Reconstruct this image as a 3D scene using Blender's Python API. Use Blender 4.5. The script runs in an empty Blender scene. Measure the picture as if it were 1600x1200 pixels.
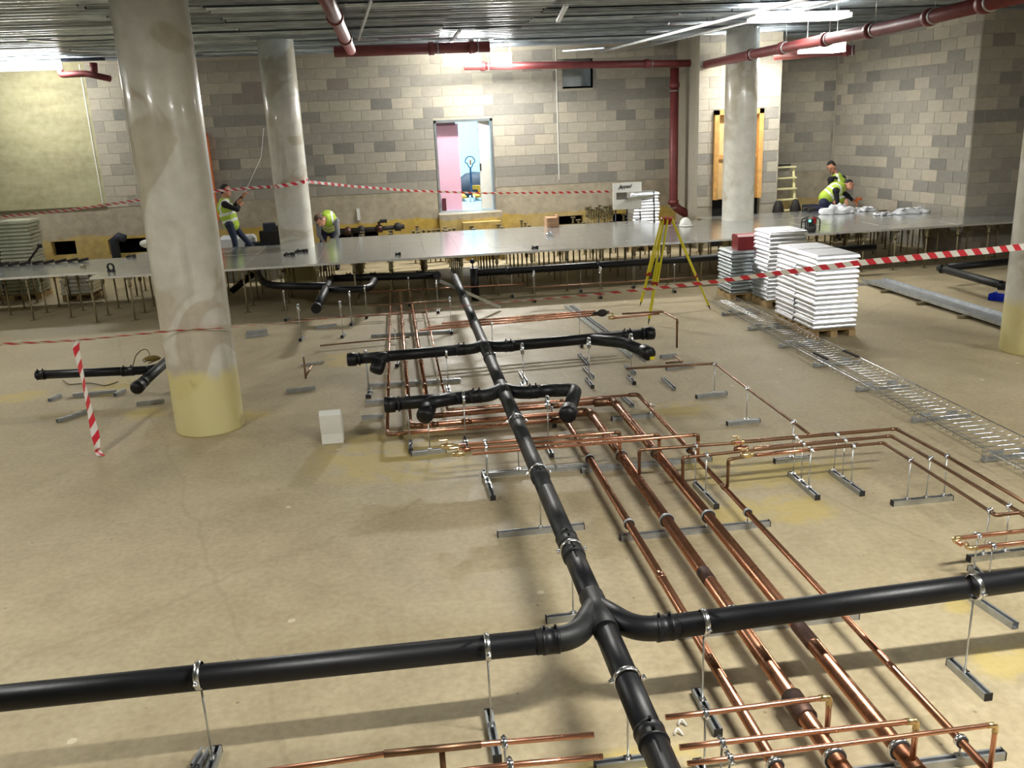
import bpy, math, random
import numpy as np
from mathutils import Vector, Matrix
random.seed(7)
C = bpy.context.scene
COL = C.collection
PI = math.pi
# ------------------------------------------------------------------ camera
FPX, PITCH, ROLL, YAW, CAMH = 1380.0, 0.2857796, -0.04418646, 0.11880594, 2.81984636
_f = np.array([math.sin(YAW)*math.cos(PITCH), math.cos(YAW)*math.cos(PITCH), -math.sin(PITCH)])
_rt = np.array([math.cos(YAW), -math.sin(YAW), 0.0]); _up = np.cross(_rt, _f)
R2 = math.cos(ROLL)*_rt + math.sin(ROLL)*_up
U2 = -math.sin(ROLL)*_rt + math.cos(ROLL)*_up
cam_d = bpy.data.cameras.new('camera'); cam = bpy.data.objects.new('camera', cam_d); COL.objects.link(cam)
cam_d.sensor_width = 36.0; cam_d.lens = 36.0*FPX/1600.0; cam_d.clip_end = 200
cam.matrix_world = Matrix(((R2[0], U2[0], -_f[0], 0), (R2[1], U2[1], -_f[1], 0), (R2[2], U2[2], -_f[2], CAMH), (0, 0, 0, 1)))
C.camera = cam
def _ray(px, py): return _f + (px-800)/FPX*R2 - (py-600)/FPX*U2
def G(px, py, h=0.0):            # point of the horizontal plane z=h seen at a picture position
    d = _ray(px, py); t = (h-CAMH)/d[2]; return (d[0]*t, d[1]*t, h)
def W(px, py, Y):                # point of the vertical plane y=Y seen at a picture position
    d = _ray(px, py); t = Y/d[1]; return (d[0]*t, Y, CAMH+d[2]*t)
# ------------------------------------------------------------------ world + exposure
w = bpy.data.worlds.new('world'); C.world = w; w.use_nodes = True
w.node_tree.nodes['Background'].inputs[0].default_value = (0.55, 0.6, 0.62, 1)
w.node_tree.nodes['Background'].inputs[1].default_value = 0.12
C.view_settings.view_transform = 'Standard'; C.view_settings.look = 'None'
C.view_settings.exposure = 0.76; C.view_settings.gamma = 1.0; C.view_settings.use_curve_mapping = False
LAMP_COL = (1.0, 0.975, 0.92)
# ceiling lamps: x, y, z, length, heading (deg), power W, in view
ZC = 4.42
LAMPS = [
 (2.5, 2.3, 4.1, 1.5, 0, 150, None),
 (-4.2, 4.2, 4.1, 1.5, 90, 60, None),
 (9.2, 4.6, 4.1, 1.5, 0, 135, None),
 (-8.3, 10.5, 4.1, 1.5, 90, 85, None),
 (6.35, 13.9, 4.2, 1.5, 0, 45, 'bright batten lamp under the metal ceiling beside the right round column'),
]
# ------------------------------------------------------------------ materials
def nt(name):
    m = bpy.data.materials.new(name); m.use_nodes = True
    t = m.node_tree; b = t.nodes['Principled BSDF']; return m, t, b
def rgb(r, g, b):
    f = lambda c: (c/255/12.92) if c/255 <= .04045 else ((c/255+.055)/1.055)**2.4
    return (f(r), f(g), f(b), 1)
def node(t, k, **kw):
    n = t.nodes.new(k)
    for a, v in kw.items():
        if a.startswith('i_'): n.inputs[a[2:].replace('_', ' ')].default_value = v
        else: setattr(n, a, v)
    return n
def ramp(t, src, stops, interp='LINEAR'):
    r = t.nodes.new('ShaderNodeValToRGB'); r.color_ramp.interpolation = interp
    e = r.color_ramp.elements
    while len(e) > 1: e.remove(e[-1])
    e[0].position, e[0].color = stops[0]
    for p, c in stops[1:]:
        x = e.new(p); x.color = c
    t.links.new(src, r.inputs[0]); return r
def mixc(t, fac, a, b, mode='MIX'):
    m = t.nodes.new('ShaderNodeMix'); m.data_type = 'RGBA'; m.blend_type = mode
    for s, v in ((m.inputs[0], fac), (m.inputs[6], a), (m.inputs[7], b)):
        if hasattr(v, 'links') or hasattr(v, 'is_linked'): t.links.new(v, s)
        else: s.default_value = v
    return m.outputs[2]
def math_(t, op, a, b=None, c=None):
    m = t.nodes.new('ShaderNodeMath'); m.operation = op
    for s, v in zip(m.inputs, (a, b, c)):
        if v is None: continue
        if hasattr(v, 'is_linked'): t.links.new(v, s)
        else: s.default_value = v
    return m.outputs[0]
def coords(t, kind='Object'):
    n = t.nodes.new('ShaderNodeTexCoord'); return n.outputs[kind]
def wpos(t):
    return t.nodes.new('ShaderNodeNewGeometry').outputs['Position']
def noise(t, vec, scale, detail=4, rough=.55, dist=0):
    n = node(t, 'ShaderNodeTexNoise'); n.inputs['Scale'].default_value = scale
    n.inputs['Detail'].default_value = detail; n.inputs['Roughness'].default_value = rough
    n.inputs['Distortion'].default_value = dist
    t.links.new(vec, n.inputs['Vector']); return n.outputs['Fac']
def bump(t, b, h, strength=.3, dist=.02):
    n = node(t, 'ShaderNodeBump'); n.inputs['Strength'].default_value = strength; n.inputs['Distance'].default_value = dist
    t.links.new(h, n.inputs['Height']); t.links.new(n.outputs[0], b.inputs['Normal'])
def mat(name, col, rough=.6, metal=0.0, var=.12, scale=8, bmp=0, coat=0, emit=0, spec=None):
    m, t, b = nt(name)
    v = coords(t); n = noise(t, v, scale, 5)
    lo = tuple(c*(1-var) for c in col[:3])+(1,); hi = tuple(min(1, c*(1+var)) for c in col[:3])+(1,)
    r = ramp(t, n, [(.3, lo), (.7, hi)]); t.links.new(r.outputs[0], b.inputs['Base Color'])
    b.inputs['Roughness'].default_value = rough; b.inputs['Metallic'].default_value = metal
    if coat: b.inputs['Coat Weight'].default_value = coat; b.inputs['Coat Roughness'].default_value = .12
    if spec is not None: b.inputs['Specular IOR Level'].default_value = spec
    if emit:
        b.inputs['Emission Color'].default_value = col; b.inputs['Emission Strength'].default_value = emit
    if bmp: bump(t, b, noise(t, v, scale*6, 4), bmp)
    return m
M = {}
M['black'] = mat('black_plastic', (.0055, .006, .0075, 1), .42, 0, .35, 6, .05, spec=.35)
M['blackd'] = mat('black_plastic_dusty', (.013, .0145, .0145, 1), .5, 0, .45, 9, .05, spec=.35)
M['rubber'] = mat('rubber', (.02, .018, .018, 1), .7, 0)
M['galv'] = mat('galvanised_steel', (.55, .57, .57, 1), .38, .9, .18, 14)
M['galvd'] = mat('galvanised_channel', (.42, .44, .45, 1), .45, .75, .2, 12)
M['zinc'] = mat('bright_zinc', (.75, .77, .8, 1), .22, 1, .08, 20)
M['olive'] = mat('pedestal_steel', rgb(138, 128, 98), .5, .35, .2, 12)
M['panel'] = mat('floor_panel_steel', (.66, .68, .67, 1), .2, .85, .07, 3)
M['paneledge'] = mat('panel_edge_steel', (.86, .88, .90, 1), .34, .8, .08, 9)
M['paneld'] = mat('dark_panel_steel', (.40, .44, .45, 1), .35, .85, .1, 6)
M['panelstack'] = mat('stacked_panel_steel', (.86, .88, .92, 1), .30, .92, .06, 7)
def copper(name, a, b_, rough, sc):
    m, t, b = nt(name); v = coords(t)
    n = noise(t, v, sc, 6, .65, .6); r = ramp(t, n, [(.30, b_), (.52, a), (.8, tuple(min(1, c*1.15) for c in a[:3])+(1,))])
    t.links.new(r.outputs[0], b.inputs['Base Color']); b.inputs['Metallic'].default_value = .95
    rr = ramp(t, n, [(.3, (rough+.2,)*3+(1,)), (.6, (rough,)*3+(1,))]); t.links.new(rr.outputs[0], b.inputs['Roughness'])
    return m
M['copper'] = copper('copper_main', (.43, .205, .12, 1), (.20, .095, .06, 1), .22, 2.2)
M['copperb'] = copper('copper_bright', (.66, .33, .21, 1), (.46, .22, .14, 1), .24, 3)
M['copperd'] = copper('copper_dull', (.26, .15, .09, 1), (.15, .09, .055, 1), .36, 6)
M['copperk'] = copper('copper_scorched', (.11, .065, .05, 1), (.04, .028, .025, 1), .5, 9)
M['brass'] = mat('brass', (.72, .55, .28, 1), .3, .95, .15, 20)
M['redpipe'] = mat('red_oxide_pipe', rgb(112, 48, 48), .45, 0, .18, 5)
M['redbox'] = mat('red_painted_steel', rgb(150, 26, 32), .4, 0, .1, 5)
M['white'] = mat('white_paint', rgb(222, 222, 214), .5, 0, .04, 5)
M['bag'] = mat('white_polythene', rgb(226, 228, 232), .35, 0, .04, 6, .2)
M['pink'] = mat('pink_plasterboard', rgb(236, 186, 206), .8, 0, .04, 3)
M['maroon'] = mat('maroon_block', rgb(88, 30, 38), .7, 0)
M['timber'] = mat('pine_timber', rgb(206, 158, 92), .65, 0, .18, 9)
M['timberp'] = mat('pale_ply', rgb(214, 184, 130), .65, 0, .12, 6)
M['pallet'] = mat('pallet_timber', rgb(178, 152, 108), .75, 0, .15, 12)
M['orange'] = mat('orange_edge', rgb(226, 120, 60), .6, 0)
M['yellow'] = mat('yellow_fibreglass', rgb(214, 202, 40), .45, 0, .06, 8)
M['yellowd'] = mat('yellow_paint', rgb(236, 166, 36), .5, 0)
M['cream'] = mat('cream_ladder', rgb(226, 218, 168), .55, 0, .06, 8)
M['blue'] = mat('blue_plastic', rgb(24, 52, 176), .4, 0)
M['blued'] = mat('blue_painted_steel', rgb(30, 62, 96), .4, 0)
M['dark'] = mat('shade_black', (.006, .006, .007, 1), .9, 0)  # near-black colour that paints the shade inside openings
M['darksheet'] = mat('dark_sheet', rgb(28, 34, 48), .6, 0)
M['green_led'] = mat('green_led', (.1, 1, .5, 1), .4, 0, 0, 5, 0, 0, 3)
M['card'] = mat('cardboard', rgb(168, 134, 104), .8, 0)
M['skin'] = mat('skin', rgb(196, 140, 112), .55, 0, .06)
M['hair'] = mat('dark_hair', rgb(30, 22, 20), .7, 0)
M['hairb'] = mat('brown_hair', rgb(84, 60, 44), .7, 0)
M['jersey'] = mat('black_jersey', rgb(20, 20, 26), .85, 0)
M['greyj'] = mat('grey_jersey', rgb(122, 124, 128), .85, 0)
M['jeans'] = mat('blue_jeans', rgb(40, 48, 70), .85, 0, .2, 12)
M['navy'] = mat('navy_trousers', rgb(28, 32, 62), .85, 0)
M['hivis'] = mat('hi_vis_yellow', rgb(168, 196, 62), .7, 0, .06)
M['silver'] = mat('reflective_band', rgb(226, 228, 222), .4, 0, .03)
M['boot'] = mat('boots', rgb(30, 24, 20), .7, 0)
M['cable'] = mat('grey_cable', rgb(90, 84, 60), .6, 0)
def lampmat(name, s, col=(1, .98, .93, 1)):
    m, t, b = nt(name); b.inputs['Base Color'].default_value = col
    b.inputs['Emission Color'].default_value = col; b.inputs['Emission Strength'].default_value = s; return m
M['lamp'] = lampmat('lamp_diffuser', 46, (1, .975, .92, 1)); M['lampw'] = lampmat('lamp_panel', 8, (1, .975, .92, 1))
# tape, stripes printed on the strip
def tape_mat():
    m, t, b = nt('barrier_tape'); uv = coords(t, 'UV')
    s = node(t, 'ShaderNodeSeparateXYZ'); t.links.new(uv, s.inputs[0])
    u = math_(t, 'ADD', s.outputs[0], math_(t, 'MULTIPLY', s.outputs[1], .9))
    fr = math_(t, 'FRACT', math_(t, 'DIVIDE', u, .17)); k = math_(t, 'GREATER_THAN', fr, .5)
    c = mixc(t, k, rgb(235, 232, 226), rgb(214, 44, 62)); t.links.new(c, b.inputs['Base Color'])
    b.inputs['Roughness'].default_value = .4; return m
M['tape'] = tape_mat()
# floor
def floor_mat():
    m, t, b = nt('slab_concrete'); p = wpos(t)
    n1 = noise(t, p, .55, 5, .6, .4); n2 = noise(t, p, 3.2, 6, .6); n3 = noise(t, p, 22, 4)
    base = ramp(t, n1, [(.28, rgb(156, 139, 108)), (.5, rgb(172, 156, 123)), (.72, rgb(183, 169, 137))]).outputs[0]
    c = mixc(t, .35, base, ramp(t, n2, [(.3, rgb(136, 124, 94)), (.7, rgb(190, 179, 147))]).outputs[0])
    c = mixc(t, .13, c, ramp(t, n3, [(.3, rgb(96, 84, 62)), (.65, rgb(214, 200, 166))]).outputs[0])
    # small pale plaster drops
    v = node(t, 'ShaderNodeTexVoronoi'); v.inputs['Scale'].default_value = 1.9; v.inputs['Randomness'].default_value = 1
    t.links.new(p, v.inputs['Vector']); k = math_(t, 'LESS_THAN', v.outputs['Distance'], .045)
    c = mixc(t, math_(t, 'MULTIPLY', k, .55), c, rgb(226, 220, 190))
    # dark specks
    v2 = node(t, 'ShaderNodeTexVoronoi'); v2.inputs['Scale'].default_value = 5; t.links.new(p, v2.inputs['Vector'])
    c = mixc(t, math_(t, 'MULTIPLY', math_(t, 'LESS_THAN', v2.outputs['Distance'], .05), .5), c, rgb(84, 72, 52))
    # yellow marking spray
    sp = node(t, 'ShaderNodeSeparateXYZ'); t.links.new(p, sp.inputs[0])
    tot = None
    for (px, py, rx, ry) in SPOTS:
        g = G(px, py)
        dx = math_(t, 'DIVIDE', math_(t, 'SUBTRACT', sp.outputs[0], g[0]), rx); dy = math_(t, 'DIVIDE', math_(t, 'SUBTRACT', sp.outputs[1], g[1]), ry)
        d = math_(t, 'SQRT', math_(t, 'ADD', math_(t, 'MULTIPLY', dx, dx), math_(t, 'MULTIPLY', dy, dy)))
        s = math_(t, 'SUBTRACT', 1.0, d); s = math_(t, 'MAXIMUM', s, 0.0); tot = s if tot is None else math_(t, 'MAXIMUM', tot, s)
    k = math_(t, 'MULTIPLY', math_(t, 'MULTIPLY', tot, 1.3), ramp(t, noise(t, p, 5, 5), [(.35, (0, 0, 0, 1)), (.6, (1, 1, 1, 1))]).outputs[0])
    k = math_(t, 'MINIMUM', k, .38)
    c = mixc(t, k, c, rgb(200, 176, 62))
    # faint saw-cut / chalk lines
    for ang, sc, off in ((.35, .23, .3), (-.9, .13, .1)):
        u = math_(t, 'ADD', math_(t, 'MULTIPLY', sp.outputs[0], math.cos(ang)*sc), math_(t, 'MULTIPLY', sp.outputs[1], math.sin(ang)*sc))
        u = math_(t, 'ADD', u, math_(t, 'MULTIPLY', n1, .12))
        l = math_(t, 'LESS_THAN', math_(t, 'ABSOLUTE', math_(t, 'SUBTRACT', math_(t, 'FRACT', math_(t, 'ADD', u, off)), .5)), .0035)
        c = mixc(t, math_(t, 'MULTIPLY', l, .12), c, rgb(110, 98, 70))
    t.links.new(c, b.inputs['Base Color'])
    t.links.new(ramp(t, n2, [(.3, (.5,)*3+(1,)), (.7, (.72,)*3+(1,))]).outputs[0], b.inputs['Roughness'])
    bump(t, b, n3, .12, .01); return m
SPOTS = [(620, 710, .9, .8), (650, 735, .7, .3), (1200, 740, .9, .35), (1245, 795, .35, .3), (1140, 800, .35, .3), (1490, 945, .12, .12), (1590, 1035, .3, .2), (1000, 1195, .45, .15), (178, 605, .3, .5), (232, 645, .3, .25), (1105, 722, .3, .3), (1060, 640, .4, .3), (380, 650, .35, .3), (560, 560, .6, .5), (30, 620, .4, .3)]
M['floor'] = floor_mat()
def column_mat():
    m, t, b = nt('column_concrete'); p = wpos(t); sp = node(t, 'ShaderNodeSeparateXYZ'); t.links.new(p, sp.inputs[0])
    n1 = noise(t, p, 1.1, 2, .5, 1.5); n2 = noise(t, p, 6, 5)
    c = ramp(t, n1, [(.42, rgb(188, 180, 160)), (.46, rgb(212, 210, 198)), (.6, rgb(219, 217, 207))]).outputs[0]
    c = mixc(t, .25, c, ramp(t, n2, [(.3, rgb(140, 132, 112)), (.7, rgb(226, 222, 208))]).outputs[0])
    mp = node(t, 'ShaderNodeMapping'); mp.inputs['Scale'].default_value = (3, 3, .3); t.links.new(p, mp.inputs[0])
    st = ramp(t, noise(t, mp.outputs[0], 1.6, 4), [(.60, (0, 0, 0, 1)), (.75, (1, 1, 1, 1))]).outputs[0]
    c = mixc(t, math_(t, 'MULTIPLY', st, .4), c, rgb(120, 108, 84))
    zz = math_(t, 'ADD', sp.outputs[2], math_(t, 'MULTIPLY', n2, -.22)); zz = math_(t, 'ADD', zz, math_(t, 'MULTIPLY', n1, .2))
    ky = ramp(t, zz, [(.56, (1, 1, 1, 1)), (.66, (0, 0, 0, 1))]).outputs[0]
    c = mixc(t, math_(t, 'MULTIPLY', ky, .8), c, rgb(214, 203, 132))
    kd = ramp(t, noise(t, p, 2.2, 4), [(.62, (0, 0, 0, 1)), (.7, (1, 1, 1, 1))]).outputs[0]
    c = mixc(t, math_(t, 'MULTIPLY', math_(t, 'MULTIPLY', kd, ky), .5), c, rgb(130, 118, 70))
    t.links.new(c, b.inputs['Base Color'])
    rr = ramp(t, zz, [(.8, (.7,)*3+(1,)), (1.0, (.3,)*3+(1,))]).outputs[0]; t.links.new(rr, b.inputs['Roughness'])
    b.inputs['Coat Weight'].default_value = .35; b.inputs['Coat Roughness'].default_value = .09
    bump(t, b, n2, .06, .02); return m
M['column'] = column_mat()
def band_mat():       # cast concrete upstand, yellow waterproofing slurry on its foot
    m, t, b = nt('concrete_upstand'); p = wpos(t); sp = node(t, 'ShaderNodeSeparateXYZ'); t.links.new(p, sp.inputs[0])
    n1 = noise(t, p, 1.3, 5, .6, .5); n2 = noise(t, p, 7, 5)
    c = ramp(t, n1, [(.3, rgb(150, 140, 122)), (.7, rgb(184, 174, 152))]).outputs[0]
    c = mixc(t, .3, c, ramp(t, n2, [(.3, rgb(120, 112, 96)), (.7, rgb(204, 194, 170))]).outputs[0])
    zz = math_(t, 'ADD', sp.outputs[2], math_(t, 'MULTIPLY', n1, .3))
    ky = ramp(t, zz, [(.97, (1, 1, 1, 1)), (1.07, (0, 0, 0, 1))]).outputs[0]
    yk = ramp(t, noise(t, p, .5, 2), [(.38, (.55,)*3+(1,)), (.6, (1, 1, 1, 1))]).outputs[0]
    c = mixc(t, math_(t, 'MULTIPLY', ky, yk), c, ramp(t, n2, [(.3, rgb(176, 146, 62)), (.7, rgb(204, 176, 86))]).outputs[0])
    t.links.new(c, b.inputs['Base Color']); b.inputs['Roughness'].default_value = .8; bump(t, b, n2, .2, .02); return m
M['band'] = band_mat()
def shutter_mat():
    m, t, b = nt('shuttered_concrete'); p = wpos(t)
    mp = node(t, 'ShaderNodeMapping'); mp.inputs['Scale'].default_value = (.5, 1, 2.2); t.links.new(p, mp.inputs[0])
    n1 = noise(t, mp.outputs[0], 1.4, 5, .6); n2 = noise(t, p, 8, 5)
    c = ramp(t, n1, [(.3, rgb(146, 140, 108)), (.55, rgb(172, 168, 130)), (.75, rgb(186, 182, 144))]).outputs[0]
    c = mixc(t, .2, c, ramp(t, n2, [(.3, rgb(120, 112, 86)), (.7, rgb(214, 208, 178))]).outputs[0])
    v = node(t, 'ShaderNodeTexVoronoi'); v.inputs['Scale'].default_value = .9; v.inputs['Randomness'].default_value = .3; t.links.new(p, v.inputs['Vector'])
    c = mixc(t, math_(t, 'MULTIPLY', math_(t, 'LESS_THAN', v.outputs['Distance'], .05), .7), c, rgb(70, 64, 52))
    t.links.new(c, b.inputs['Base Color']); b.inputs['Roughness'].default_value = .75; bump(t, b, n2, .15, .02); return m
M['shutter'] = shutter_mat()
BLK = []
for i, (c, wgt) in enumerate([(rgb(174, 168, 152), 34), (rgb(166, 160, 147), 30), (rgb(156, 151, 140), 22), (rgb(140, 137, 129), 14), (rgb(128, 126, 120), 6), (rgb(146, 136, 128), 2), (rgb(181, 173, 156), 12)]):
    BLK.append((mat('concrete_block_%s' % 'abcdefg'[i], c, .9, 0, .10, 9, .35), wgt))
M['mortar'] = mat('mortar', rgb(170, 163, 147), .9, 0, .06, 12, .2)
DECK = [mat('galvanised_deck_%s' % 'abc'[i], (v, v*1.18, v*1.34, 1), r, .7, .3, 2.5) for i, (v, r) in enumerate(((.30, .32), (.20, .38), (.42, .26)))]
# ------------------------------------------------------------------ mesh helper
class MB:
    def __init__(s): s.v = []; s.f = []; s.m = []; s.sm = []; s.uv = {}
    def add(s, vs, fs, mi=0, smooth=False):
        o = len(s.v); s.v += [tuple(v) for v in vs]
        for f in fs: s.f.append(tuple(i+o for i in f)); s.m.append(mi); s.sm.append(smooth)
        return s
    def box(s, c, d, mi=0, rz=0, rot=None):
        hx, hy, hz = d[0]/2, d[1]/2, d[2]/2
        R = rot if rot is not None else Matrix.Rotation(rz, 3, 'Z')
        vs = [Vector(c)+R @ Vector((x*hx, y*hy, z*hz)) for z in (-1, 1) for y in (-1, 1) for x in (-1, 1)]
        return s.add(vs, [(0, 2, 3, 1), (4, 5, 7, 6), (0, 1, 5, 4), (2, 6, 7, 3), (0, 4, 6, 2), (1, 3, 7, 5)], mi)
    def bar(s, a, b, wd, ht, mi=0):
        a = Vector(a); b = Vector(b); z = (b-a); L = z.length; z.normalize()
        up = Vector((0, 0, 1)) if abs(z.z) < .95 else Vector((0, 1, 0))
        x = z.cross(up).normalized(); y = x.cross(z)
        R = Matrix((x, z, y)).transposed()
        return s.box((a+b)/2, (wd, L, ht), mi, rot=R)
    def tube(s, pts, r, seg=14, mi=0, cap=True, smooth=True):
        pts = [Vector(p) for p in pts]; n = len(pts)
        rr = r if isinstance(r, (list, tuple)) else [r]*n
        tn = []
        for i in range(n):
            a = pts[max(i-1, 0)]; b = pts[min(i+1, n-1)]; tn.append((b-a).normalized())
        t0 = tn[0]; ref = Vector((0, 0, 1)) if abs(t0.z) < .9 else Vector((1, 0, 0))
        x = t0.cross(ref).normalized(); vs = []
        for i in range(n):
            t_ = tn[i]; x = (x - t_*x.dot(t_)).normalized(); y = t_.cross(x)
            for k in range(seg):
                a = 2*PI*k/seg; vs.append(pts[i]+(x*math.cos(a)+y*math.sin(a))*rr[i])
        fs = [(i*seg+k, i*seg+(k+1) % seg, (i+1)*seg+(k+1) % seg, (i+1)*seg+k) for i in range(n-1) for k in range(seg)]
        s.add(vs, fs, mi, smooth)
        if cap:
            o = len(s.v)-len(vs)
            s.f += [tuple(o+k for k in reversed(range(seg))), tuple(o+(n-1)*seg+k for k in range(seg))]; s.m += [mi, mi]; s.sm += [False, False]
        return s
    def ell(s, c, r, seg=14, rings=9, mi=0, rot=None):
        R = rot or Matrix.Identity(3); vs = []
        for i in range(1, rings):
            th = PI*i/rings
            for k in range(seg):
                a = 2*PI*k/seg; vs.append(Vector(c)+R @ Vector((r[0]*math.sin(th)*math.cos(a), r[1]*math.sin(th)*math.sin(a), r[2]*math.cos(th))))
        vs.append(Vector(c)+R @ Vector((0, 0, r[2]))); vs.append(Vector(c)+R @ Vector((0, 0, -r[2])))
        T = len(vs)-2; Bt = len(vs)-1
        fs = [(i*seg+k, (i+1)*seg+k, (i+1)*seg+(k+1) % seg, i*seg+(k+1) % seg) for i in range(rings-2) for k in range(seg)]
        fs += [(T, k, (k+1) % seg) for k in range(seg)]+[(Bt, (rings-2)*seg+(k+1) % seg, (rings-2)*seg+k) for k in range(seg)]
        return s.add(vs, fs, mi, True)
    def prism(s, prof, a, b, up=(0, 0, 1), mi=0):     # profile (across, height) swept from a to b
        a = Vector(a); b = Vector(b); z = (b-a).normalized(); x = z.cross(Vector(up)).normalized(); y = x.cross(z)
        n = len(prof); vs = [p+x*u+y*v for p in (a, b) for u, v in prof]
        fs = [(k, (k+1) % n, n+(k+1) % n, n+k) for k in range(n)]
        return s.add(vs, fs, mi)
    def mesh(s, name, mats, off=(0, 0, 0)):
        me = bpy.data.meshes.new(name); ox, oy, oz = off
        me.from_pydata([(v[0]-ox, v[1]-oy, v[2]-oz) for v in s.v], [], s.f)
        for m in mats: me.materials.append(m)
        me.polygons.foreach_set('material_index', s.m); me.polygons.foreach_set('use_smooth', s.sm)
        me.update(); return me
    def build(s, name, mats, parent=None, label=None, off=None):
        if not isinstance(mats, (list, tuple)): mats = [mats]
        if off is None: off = parent_origin(parent)
        me = s.mesh(name, mats, off); o = bpy.data.objects.new(name, me); COL.objects.link(o)
        if parent: o.parent = parent
        if label: o['label'] = label
        return o
ORI = {}
def parent_origin(p):
    return ORI.get(p.name, (0, 0, 0)) if p else (0, 0, 0)
def thing(name, label, cat, loc=(0, 0, 0), group=None):
    o = bpy.data.objects.new(name, None); o.empty_display_size = .2; COL.objects.link(o); o.location = loc
    o['label'] = label; o['category'] = cat
    if group: o['group'] = group
    ORI[o.name] = tuple(loc); return o
def sub(parent_part):      # a part is also an origin for its sub-parts
    ORI[parent_part.name] = parent_origin(parent_part.parent); return parent_part
def single(mb, name, mats, label, cat, loc=(0, 0, 0), group=None):
    o = mb.build(name, mats, None, None, off=loc); o.location = loc; o['label'] = label; o['category'] = cat
    if group: o['group'] = group
    return o
def struct(name, mb, mats, loc=(0, 0, 0)):
    o = mb.build(name, mats, None, None, off=loc); o.location = loc; o['kind'] = 'structure'; ORI[o.name] = tuple(loc); return o
def inst(name, me, parent, loc, rz=0, label=None):
    o = bpy.data.objects.new(name, me); COL.objects.link(o); o.parent = parent
    p = parent_origin(parent); o.location = (loc[0]-p[0], loc[1]-p[1], loc[2]-p[2]); o.rotation_euler = (0, 0, rz)
    return o
# ------------------------------------------------------------------ setting
YB = 20.5                       # back wall face
fl = MB(); fl.box((2, 9, -.15), (30, 27, .3)); struct('floor', fl, M['floor'])
# ceiling: concrete slab with profiled steel deck sheets below it
cs = MB(); cs.box((2, 9, 4.62), (30, 27, .2)); ceil = struct('ceiling', cs, M['band'])
prof = []
for k in range(2):
    y0 = k*.3; prof += [(y0, 0), (y0+.03, 0), (y0+.05, .055), (y0+.25, .055), (y0+.27, 0)]
prof += [(.6, 0)]
def deckmesh(L, mt):
    b = MB(); n = len(prof)
    vs = [(x, y, z) for x in (-L/2, L/2) for y, z in prof]; b.add(vs, [(k, k+1, n+k+1, n+k) for k in range(n-1)])
    vs = [(x, y, z+.004) for x in (-L/2, L/2) for y, z in prof]; b.add(vs, [(n+k, n+k+1, k+1, k) for k in range(n-1)])
    for x in (-L/2+.25, -L/2+L*.37, L/2-L*.2):
        b.box((x, .15, .04), (.05, .1, .02)); b.box((x+.4, .45, .04), (.05, .1, .02))
    return b.mesh('deck_sheet', [mt])
dm = [deckmesh(4.66, m_) for m_ in DECK]
for j in range(40):
    for i in range(6):
        y = -3.6+.6*j
        if y > YB-.3: continue
        inst('deck_sheet', random.choice(dm), ceil, (-10.7+4.68*i+(1.4 if j % 2 else 0), y, ZC+random.uniform(-.006, .03)))
# block walls -------------------------------------------------
def pick():
    tot = sum(w_ for _, w_ in BLK); r = random.uniform(0, tot)
    for i, (_, w_) in enumerate(BLK):
        r -= w_
        if r <= 0: return i
    return 0
_bm = {}
def blockmesh(L, i):
    k = (round(L, 3), i)
    if k not in _bm:
        b = MB(); L2 = L-.008; H2 = .217; e = .004
        vs = [(-L2/2, 0, -H2/2), (L2/2, 0, -H2/2), (L2/2, 0, H2/2), (-L2/2, 0, H2/2),
              (-L2/2+e, -.008, -H2/2+e), (L2/2-e, -.008, -H2/2+e), (L2/2-e, -.008, H2/2-e), (-L2/2+e, -.008, H2/2-e)]
        b.add(vs, [(4, 5, 6, 7), (0, 1, 5, 4), (1, 2, 6, 5), (2, 3, 7, 6), (3, 0, 4, 7)])
        _bm[k] = b.mesh('concrete_block', [BLK[i][0]])
    return _bm[k]
def cells(x0, x1, z0, z1, holes):
    xs = sorted({x0, x1}|{min(max(h[k], x0), x1) for h in holes for k in (0, 1)}); zs = sorted({z0, z1}|{min(max(h[k], z0), z1) for h in holes for k in (2, 3)})
    for a, b_ in zip(xs, xs[1:]):
        for c, d in zip(zs, zs[1:]):
            mx, mz = (a+b_)/2, (c+d)/2
            if not any(h[0] < mx < h[1] and h[2] < mz < h[3] for h in holes): yield a, b_, c, d
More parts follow.
